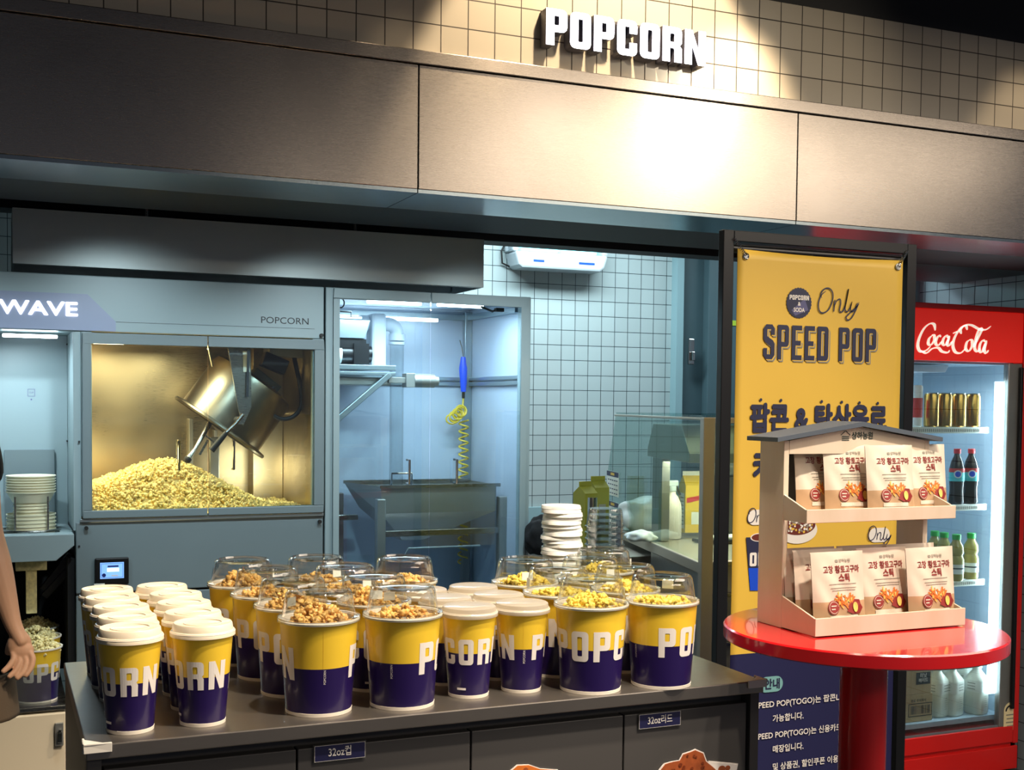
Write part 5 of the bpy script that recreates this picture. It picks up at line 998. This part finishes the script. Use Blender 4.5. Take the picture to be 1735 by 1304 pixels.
for e in (ck,):
    bdg = MB().flat(chop(disc(.017, 20), .004), lambda u, v: (.0325*math.sin(u/.0325), -.0325*math.cos(u/.0325), .128+v)); bdg.build('badge', 'label_white', ck, smooth=0)
    bdg = MB().flat(chop(disc(.012, 20), .004), lambda u, v: (.0330*math.sin(u/.0325), -.0330*math.cos(u/.0325), .128+v)); bdg.build('badge_center', 'blue_plastic', ck, smooth=0)
for i, (px, lab) in enumerate(((1624, 'left dark soda bottle with red cap on the second fridge shelf'), (1642, 'right dark soda bottle with red cap on the second fridge shelf'))):
    q = at(px, 800, Y=3.9); first_or_copy(ck, i, (q.x+(-.009, .01)[i], 3.9, SH[1]+.0005), -.6, lab, 'dark soda bottles')
tea_ = bottle('tea_bottle', 'x', [(0, 0), (.028, 0), (.032, .008), (.032, .09), (.026, .105), (.031, .12), (.028, .145), (.017, .165), (.016, .172), (0, .172)], 'tea', 'cap_green', .018, .022, .1725, [(.0325, .03, .07, 'label_white'), (.0328, .05, .056, 'ink_black')])
for i, (px, lab) in enumerate(((1583, 'leftmost green-capped tea bottle on the third fridge shelf'), (1599, 'second green-capped tea bottle from the left'), (1620, 'third green-capped tea bottle from the left'), (1645, 'rightmost green-capped tea bottle on the third fridge shelf'))):
    Y = (4.02, 3.96, 3.88, 3.9)[i]; q = at(px, 940, Y=Y); first_or_copy(tea_, i, (q.x, Y, SH[2]+.0005), -.6, lab, 'green-capped tea bottles')
mk = thing('milk_bottle', 'x', 'bottle', world=False)
def sq(r, z, k=.8): return [(r*math.copysign(abs(math.cos(a))**k, math.cos(a)), r*math.copysign(abs(math.sin(a))**k, math.sin(a)), z) for a in np.linspace(0, 2*PI, 33)[:-1]]
b = MB(); rings = [sq(.001, 0, 1), sq(.036, 0, .5), sq(.042, .008, .5), sq(.042, .150, .5), sq(.018, .187, .9), sq(.018, .195, 1), sq(.001, .195, 1)]
for r_ in rings: b.v += r_
for j in range(len(rings)-1):
    for i in range(32): b.f.append((j*32+i, j*32+(i+1) % 32, (j+1)*32+(i+1) % 32, (j+1)*32+i)); b.m.append(0)
b.build('bottle_body', 'milk', mk); MB().lathe([(0, .1955), (.021, .1955), (.021, .217), (.019, .219), (0, .219)], seg=24).build('cap', 'label_white', mk)
b = MB(); r1_, r2_ = sq(.0428, .098, .5), sq(.0428, .146, .5); b.v += r1_+r2_
for i in range(32): b.f.append((i, (i+1) % 32, 32+(i+1) % 32, 32+i)); b.m.append(0)
b.build('wrap_label', 'label_white', mk)
b = MB()
for k in range(3):
    b.flat(rect(.035, .003), lambda u, v: (u, -.0434, v+.135-k*.012)); b.flat(rect(.035, .003), lambda u, v: (-.0434, u, v+.135-k*.012))
for k in range(6): b.flat(rect(.02, .0015), lambda u, v: (u, -.0434, v+.08-k*.009))
b.build('label_print', 'ink_grey', mk, smooth=0)
zf = .1655
for i, (px, Y, lab) in enumerate(((1654, 3.90, 'front right white drink bottle at the bottom of the fridge'), (1612, 3.92, 'front middle white drink bottle at the bottom of the fridge'), (1587, 3.93, 'front left white drink bottle beside the stacked cartons'), (1634, 4.03, 'rear white drink bottle between the two front ones'), (1615, 4.12, 'rear middle white drink bottle at the bottom of the fridge'), (1598, 4.07, 'rear left white drink bottle half behind the others'))):
    q = at(px, 1180, Y=Y); first_or_copy(mk, i, (q.x, Y, zf), .3, lab, 'white drink bottles at the bottom of the fridge')
def carton(x1_, z0, w, h, m_, lab, pr_=None):
    r = thing('cardboard_box', lab, 'box', (x1_-w/2, 3.93, z0), world=False); box(-w/2, w/2, -.055, .3, 0, h).build('carton', m_, r, smooth=0, bevel=.002)
    if pr_: b = MB(); pr_(b); b.build('print', ['ink_black', 'ink_white', 'carton_gold'], r, smooth=0)
q = at(1587, 1180, Y=3.875); x1_ = q.x-.018; yq = -.0562
def p_bar(b):
    for k in range(16): b.flat(rect(random.choice((.0015, .003, .004)), .035), lambda u, v: (u-.02+k*.0065, yq, v+.05), 0)
    b.flat(frame2(.125, .055, .003), lambda u, v: (u+.03, yq, v+.05), 0).flat(text('완료 주식회사', .014, .01), lambda u, v: (u+.02, yq, v+.088), 0)
def p_mm(b):
    b.flat(rect(.075, .05), lambda u, v: (u+.045, yq, v+.065), 0).flat(text('미닛', .02, .02), lambda u, v: (u+.045, yq-.0004, v+.076), 1).flat(text('메이드', .018, .02), lambda u, v: (u+.045, yq-.0004, v+.056), 1)
def p_sik(b): b.flat(text('食彩', .042, .0, 1), lambda u, v: (u+.05, yq, v+.04), 2)
def p_num(b): b.flat(text('561', .016, .0, 1), lambda u, v: (u+.0, yq, v+.03), 1)
carton(x1_-.004, zf, .19, .115, 'carton_brown', 'brown cardboard box with printed bars at the bottom of the fridge', p_bar)
carton(x1_-.012, zf+.1155, .18, .118, 'carton_brown', 'brown cardboard box with a black Korean logo, second of the fridge pile', p_mm)
carton(x1_+.006, zf+.234, .19, .078, 'carton_black', 'black carton lettered 食彩 in the fridge pile', p_sik)
carton(x1_+.006, zf+.3125, .19, .065, 'carton_black', 'black carton on top of the fridge pile', p_num)
# ================================================================== STAFF MEMBER (mostly outside the left edge)
def skin_geo(chains, sub=2):
    """chains: lists of (x, y, z, rx, ry); chains sharing a point are joined there"""
    vs, es, rs, idx = [], [], [], {}
    for ch in chains:
        prev = None
        for p in ch:
            k = tuple(round(c, 4) for c in p[:3])
            if k not in idx: idx[k] = len(vs); vs.append(p[:3]); rs.append(p[3:5] if len(p) > 4 else (p[3], p[3]))
            if prev is not None and prev != idx[k] and (prev, idx[k]) not in es: es.append((prev, idx[k]))
            prev = idx[k]
    me = bpy.data.meshes.new('s'); me.from_pydata(vs, es, []); o = bpy.data.objects.new('s', me); COL.objects.link(o)
    o.modifiers.new('skin', 'SKIN'); 
    for i, r in enumerate(rs): me.skin_vertices[0].data[i].radius = r; me.skin_vertices[0].data[i].use_root = (i == 0)
    ss = o.modifiers.new('sub', 'SUBSURF'); ss.levels = sub; ss.render_levels = sub
    dg = bpy.context.evaluated_depsgraph_get(); m2 = bpy.data.meshes.new_from_object(o.evaluated_get(dg))
    r = ([v.co.copy() for v in m2.vertices], [tuple(p.vertices) for p in m2.polygons]); bpy.data.objects.remove(o); bpy.data.meshes.remove(me); bpy.data.meshes.remove(m2); return r
YP = 3.38; pX = at(36, 1180, Y=YP).x-.265; W = lambda px, py, y=YP: at(px, py, Y=y)
ps = thing('person', 'staff member in a brown apron and black trousers at the left edge, arm hanging down', 'person', (pX, YP, 0))
def v5(v, r, r2=None): return (v.x, v.y, v.z, r, r2 or r)
V_ = lambda x, y, z: Vector((pX+x, YP+y, z))
pel = V_(0, 0, .96); wai = V_(0, 0, 1.10); che = V_(0, 0, 1.30); nk0 = V_(0, .01, 1.44); nk = V_(0, 0, 1.50); hd1 = V_(0, -.02, 1.585); hd2 = V_(0, -.01, 1.66)
wr = W(23, 1062, YP-.06); elb = W(-22, 905, YP-.02); sho_ = V_(.16, .01, 1.40)
sho2 = V_(-.17, .01, 1.40); elb2 = V_(-.24, .02, 1.13); wr2 = V_(-.26, -.06, .90)
palm = W(34, 1080, YP-.065); kn = W(41, 1096, YP-.07)
chains = [[v5(pel, .14, .10), v5(wai, .12, .09), v5(che, .14, .10), v5(nk0, .075, .07), v5(nk, .055), v5(hd1, .07, .085), v5(hd2, .078, .095), v5(V_(0, 0, 1.72), .06, .07)],
          [v5(che, .14, .10), v5(sho_, .06), v5(sho_.lerp(elb, .5), .048), v5(elb, .040), v5(elb.lerp(wr, .3), .045), v5(wr, .025, .022), v5(palm, .026, .021), v5(kn, .028, .018)],
          [v5(che, .14, .10), v5(sho2, .06), v5(sho2.lerp(elb2, .5), .048), v5(elb2, .040), v5(elb2.lerp(wr2, .3), .041), v5(wr2, .026), v5(wr2+Vector((0, -.01, -.08)), .036, .018)]]
for s in (-1, 1): chains.append([v5(pel, .14, .10), v5(V_(s*.09, 0, .86), .085), v5(V_(s*.10, 0, .45), .058), v5(V_(s*.10, .02, .34), .052), v5(V_(s*.10, .02, .01), .036), v5(V_(s*.10, -.10, -.04), .035, .025)])
gv, gf = skin_geo(chains); bd = MB().add(gv, gf); hc = W(33, 1093, YP-.066); bd.ball(hc, (.030, .019, .040), 20); hc = W(37, 1103, YP-.072); bd.ball(hc, (.030, .016, .028), 20)
for jn in ([(48, 1100), (56, 1115), (53, 1131), (41, 1148)], [(39, 1103), (45, 1121), (39, 1138), (26, 1152)], [(30, 1104), (34, 1121), (26, 1137), (12, 1149)], [(22, 1102), (24, 1116), (14, 1130), (2, 1140)]):
    p_ = [W(x, y, YP-.075-.008*k) for k, (x, y) in enumerate(jn)]; g1, g2 = skin_geo([[v5(p, r) for p, r in zip(p_, (.0098, .0092, .0084, .0068))]]); bd.add(g1, g2)
p_ = [W(*a, y) for a, y in (((26, 1078), YP-.05), ((17, 1094), YP-.04), ((13, 1110), YP-.035))]; g1, g2 = skin_geo([[v5(p, r) for p, r in zip(p_, (.015, .012, .009))]]); bd.add(g1, g2)
# far hand fingers and face
for k in range(4): q = wr2+Vector((.03-.02*k, -.012, -.09)); g1, g2 = skin_geo([[v5(q, .010), v5(q+Vector((0, -.005, -.035)), .009), v5(q+Vector((0, .01, -.07+.006*abs(k-1.5))), .008)]]); bd.add(g1, g2)
q = wr2+Vector((.04, -.01, -.05)); g1, g2 = skin_geo([[v5(q, .012), v5(q+Vector((.02, -.01, -.04)), .009)]]); bd.add(g1, g2)
bd.ball((pX, YP-.115, 1.61), (.014, .018, .022)).ball((pX-.082, YP, 1.62), (.01, .018, .03)).ball((pX+.082, YP, 1.62), (.01, .018, .03))
body = bd.build('body', 'skin', ps, smooth=80)
rm = body.modifiers.new('weld', 'REMESH'); rm.mode = 'VOXEL'; rm.voxel_size = .0025; rm.use_smooth_shade = True
sm_ = body.modifiers.new('soften', 'SMOOTH'); sm_.factor = .5; sm_.iterations = 2
fc = MB()
for s in (-1, 1): fc.ball((pX+s*.032, YP-.093, 1.635), (.013, .008, .007))
fc.build('eyes', 'label_white', ps); MB().ball((pX, YP-.098, 1.565), (.024, .008, .006)).build('lips', 'potato_skin', ps)
MB().ball((pX, YP+.012, 1.675), (.088, .103, .085), 24).build('hair', 'hair', ps)
g1, g2 = skin_geo([[v5(V_(0, 0, .80), .19, .15), v5(V_(0, 0, .98), .185, .14), v5(wai, .155, .12), v5(che, .158, .115), v5(nk0, .085, .08)], [v5(che, .158, .115), v5(sho_, .072), v5(sho_.lerp(elb, .62), .06)], [v5(che, .158, .115), v5(sho2, .072), v5(sho2.lerp(elb2, .62), .06)]]); MB().add(g1, g2).build('shirt', 'black_cloth', ps, smooth=80)
tr = [[v5(V_(0, 0, 1.0), .178, .135), v5(V_(0, 0, .90), .175, .13), v5(V_(s*.085, 0, .82), .10, .10), v5(V_(s*.10, 0, .45), .075), v5(V_(s*.10, .02, .02), .055)] for s in (-1, 1)]
g1, g2 = skin_geo(tr); MB().add(g1, g2).build('trousers', 'black_cloth', ps, smooth=80)
for s in (-1, 1): g1, g2 = skin_geo([[v5(V_(s*.10, .04, -.038), .045, .04), v5(V_(s*.10, -.10, -.05), .045, .028), v5(V_(s*.10, -.16, -.055), .035, .02)]]); MB().add(g1, g2).build('shoe', 'rubber', ps, smooth=80)
hem = at(30, 1208, Y=YP).z
def apr(z0, z1, hw0, hw1, d0, name):
    b = MB(); n = 28; rows = 12
    for j in range(rows+1):
        t = j/rows; z = z0+(z1-z0)*t; hw = hw0+(hw1-hw0)*t
        for i in range(n+1):
            a = PI*(-.12+1.24*i/n); b.v.append((pX-math.cos(a)*hw, YP-math.sin(a)*d0-.0+.006*math.sin(a*9+t*2)*(1-t), z))
    for j in range(rows):
        for i in range(n): b.f.append((j*(n+1)+i, j*(n+1)+i+1, (j+1)*(n+1)+i+1, (j+1)*(n+1)+i)); b.m.append(0)
    o = b.build(name, 'apron', ps, smooth=80); s_ = o.modifiers.new('s', 'SOLIDIFY'); s_.thickness = .003; return o
apr(hem, at(20, 1146, Y=YP-.1).z, .262, .250, .15, 'apron'); 
# ================================================================== LIGHTS
def area(name, loc, size, power, col, rot=(0, 0, 0), sy=None, spread=None):
    l = bpy.data.lights.new(name, 'AREA'); l.energy = power; l.color = col; l.size = size; l.shape = 'RECTANGLE' if sy else 'SQUARE'
    if sy: l.size_y = sy
    if spread: l.spread = spread
    o = bpy.data.objects.new(name, l); COL.objects.link(o); o.location = loc; o.rotation_euler = rot; return o
def spot(name, loc, tgt, power, col, ang, blend=.3, rad=.03):
    l = bpy.data.lights.new(name, 'SPOT'); l.energy = power; l.color = col; l.spot_size = math.radians(ang); l.spot_blend = blend; l.shadow_soft_size = rad
    o = bpy.data.objects.new(name, l); COL.objects.link(o); o.location = loc; o.rotation_euler = (Vector(tgt)-Vector(loc)).to_track_quat('-Z', 'Y').to_euler(); return o
WARM = (1, .78, .52); WW = (1, .86, .7); COOL = (.76, .93, 1); BLUE = (.72, .87, 1)
spot('wall_spot', (1.62, 2.60, 3.15), (1.62, 3.1, 2.42), 120, WARM, 68, .14, .03)
spot('wall_spot', (2.08, 2.70, 2.86), (2.06, 3.1, 2.3), 60, WARM, 46, .7, .035)
spot('wall_spot', (1.02, 2.72, 2.95), (1.0, 3.1, 2.2), 5, WARM, 26, .5, .03)
spot('wall_spot', (3.2, 2.72, 2.95), (3.2, 3.1, 2.1), 14, WARM, 50, .6, .03)
area('hall_fill', (3.35, .75, 2.72), 2.7, 90, WW, sy=2.0)  # added soft panel, sized and placed to brighten the steel fascia
spot('hall_spot', (3.26, .9, 3.12), (2.0, 3.1, 2.3), 55, (1, .84, .6), 34, .8, .04)
area('hall_fill', (3.4, -2.2, 2.72), 3.6, 75, WW, sy=.8)  # added soft fill behind the camera, stands for no fitting
spot('counter_spot', (.95, 1.3, 3.3), (.55, 2.15, 1), 300, (1, .84, .64), 50, .7, .05)
spot('counter_spot', (1.5, .9, 3.3), (1.0, 2.15, 1), 200, (1, .86, .7), 50, .7, .05)
spot('table_spot', (1.9, .9, 3.3), (1.65, 2.1, 1.2), 130, WW, 46, .6, .05)
area('kitchen_light', (2.4, 5.1, 2.55), 1.4, 38, COOL, sy=.3)
for lx in (-.3, .35, 1.0, 1.6): spot('machine_fill_spot', (lx, 3.2, 2.01), (lx+.03, 3.9, 1.25), 33, COOL, 90, 1, .03)  # added cool fill below the soffit to brighten the machine front
area('kitchen_light', (4.3, 5.0, 2.55), .8, 10, COOL, sy=.3)
area('chamber_lamp_and_fill', (.45, YM+.14, 1.635), .3, 5.5, (1, .80, .48), sy=.1)
area('chamber_lamp_and_fill', (.285, YM+.3, 1.28), .12, 1.6, (1, .70, .30), rot=(0, -PI/2, 0), sy=.3)  # added warm glow hidden behind the left stile, brightens the lower chamber
area('chamber_lamp_and_fill', (.88, YM+.2, 1.2), .1, .6, (1, .85, .6), rot=(PI*.6, 0, .2), sy=.1)  # added fill for the lower right of the chamber, no lamp there
area('cabinet_light', (1.37, 4.0, 1.79), .5, 8, BLUE, sy=.05)
area('bay_light', (.05, 3.98, 1.64), .1, 1.8, COOL, sy=.02)
area('case_light', (NC.x+.3, 3.55, 1.27), .25, 3, (1, .85, .6), sy=.2)
area('fridge_light', (xl-.01, YR+.06, .95), 1.2, 6, (.8, .93, 1), rot=(0, PI/2, .5), sy=.03)
area('fridge_light', (3.6, 4.0, 1.60), .3, 3, (.8, .93, 1), sy=.1)
w = bpy.data.worlds.new('world'); S.world = w; w.use_nodes = True; w.node_tree.nodes['Background'].inputs[0].default_value = (.75, .8, 1, 1); w.node_tree.nodes['Background'].inputs[1].default_value = .15
S.view_settings.view_transform = 'Standard'; S.view_settings.look = 'None'; S.view_settings.exposure = .14; S.view_settings.gamma = 1
S.cycles.transparent_max_bounces = 40; S.cycles.max_bounces = 8; S.cycles.sample_clamp_indirect = 6
for o in S.objects:
    if 'world' in o: del o['world']
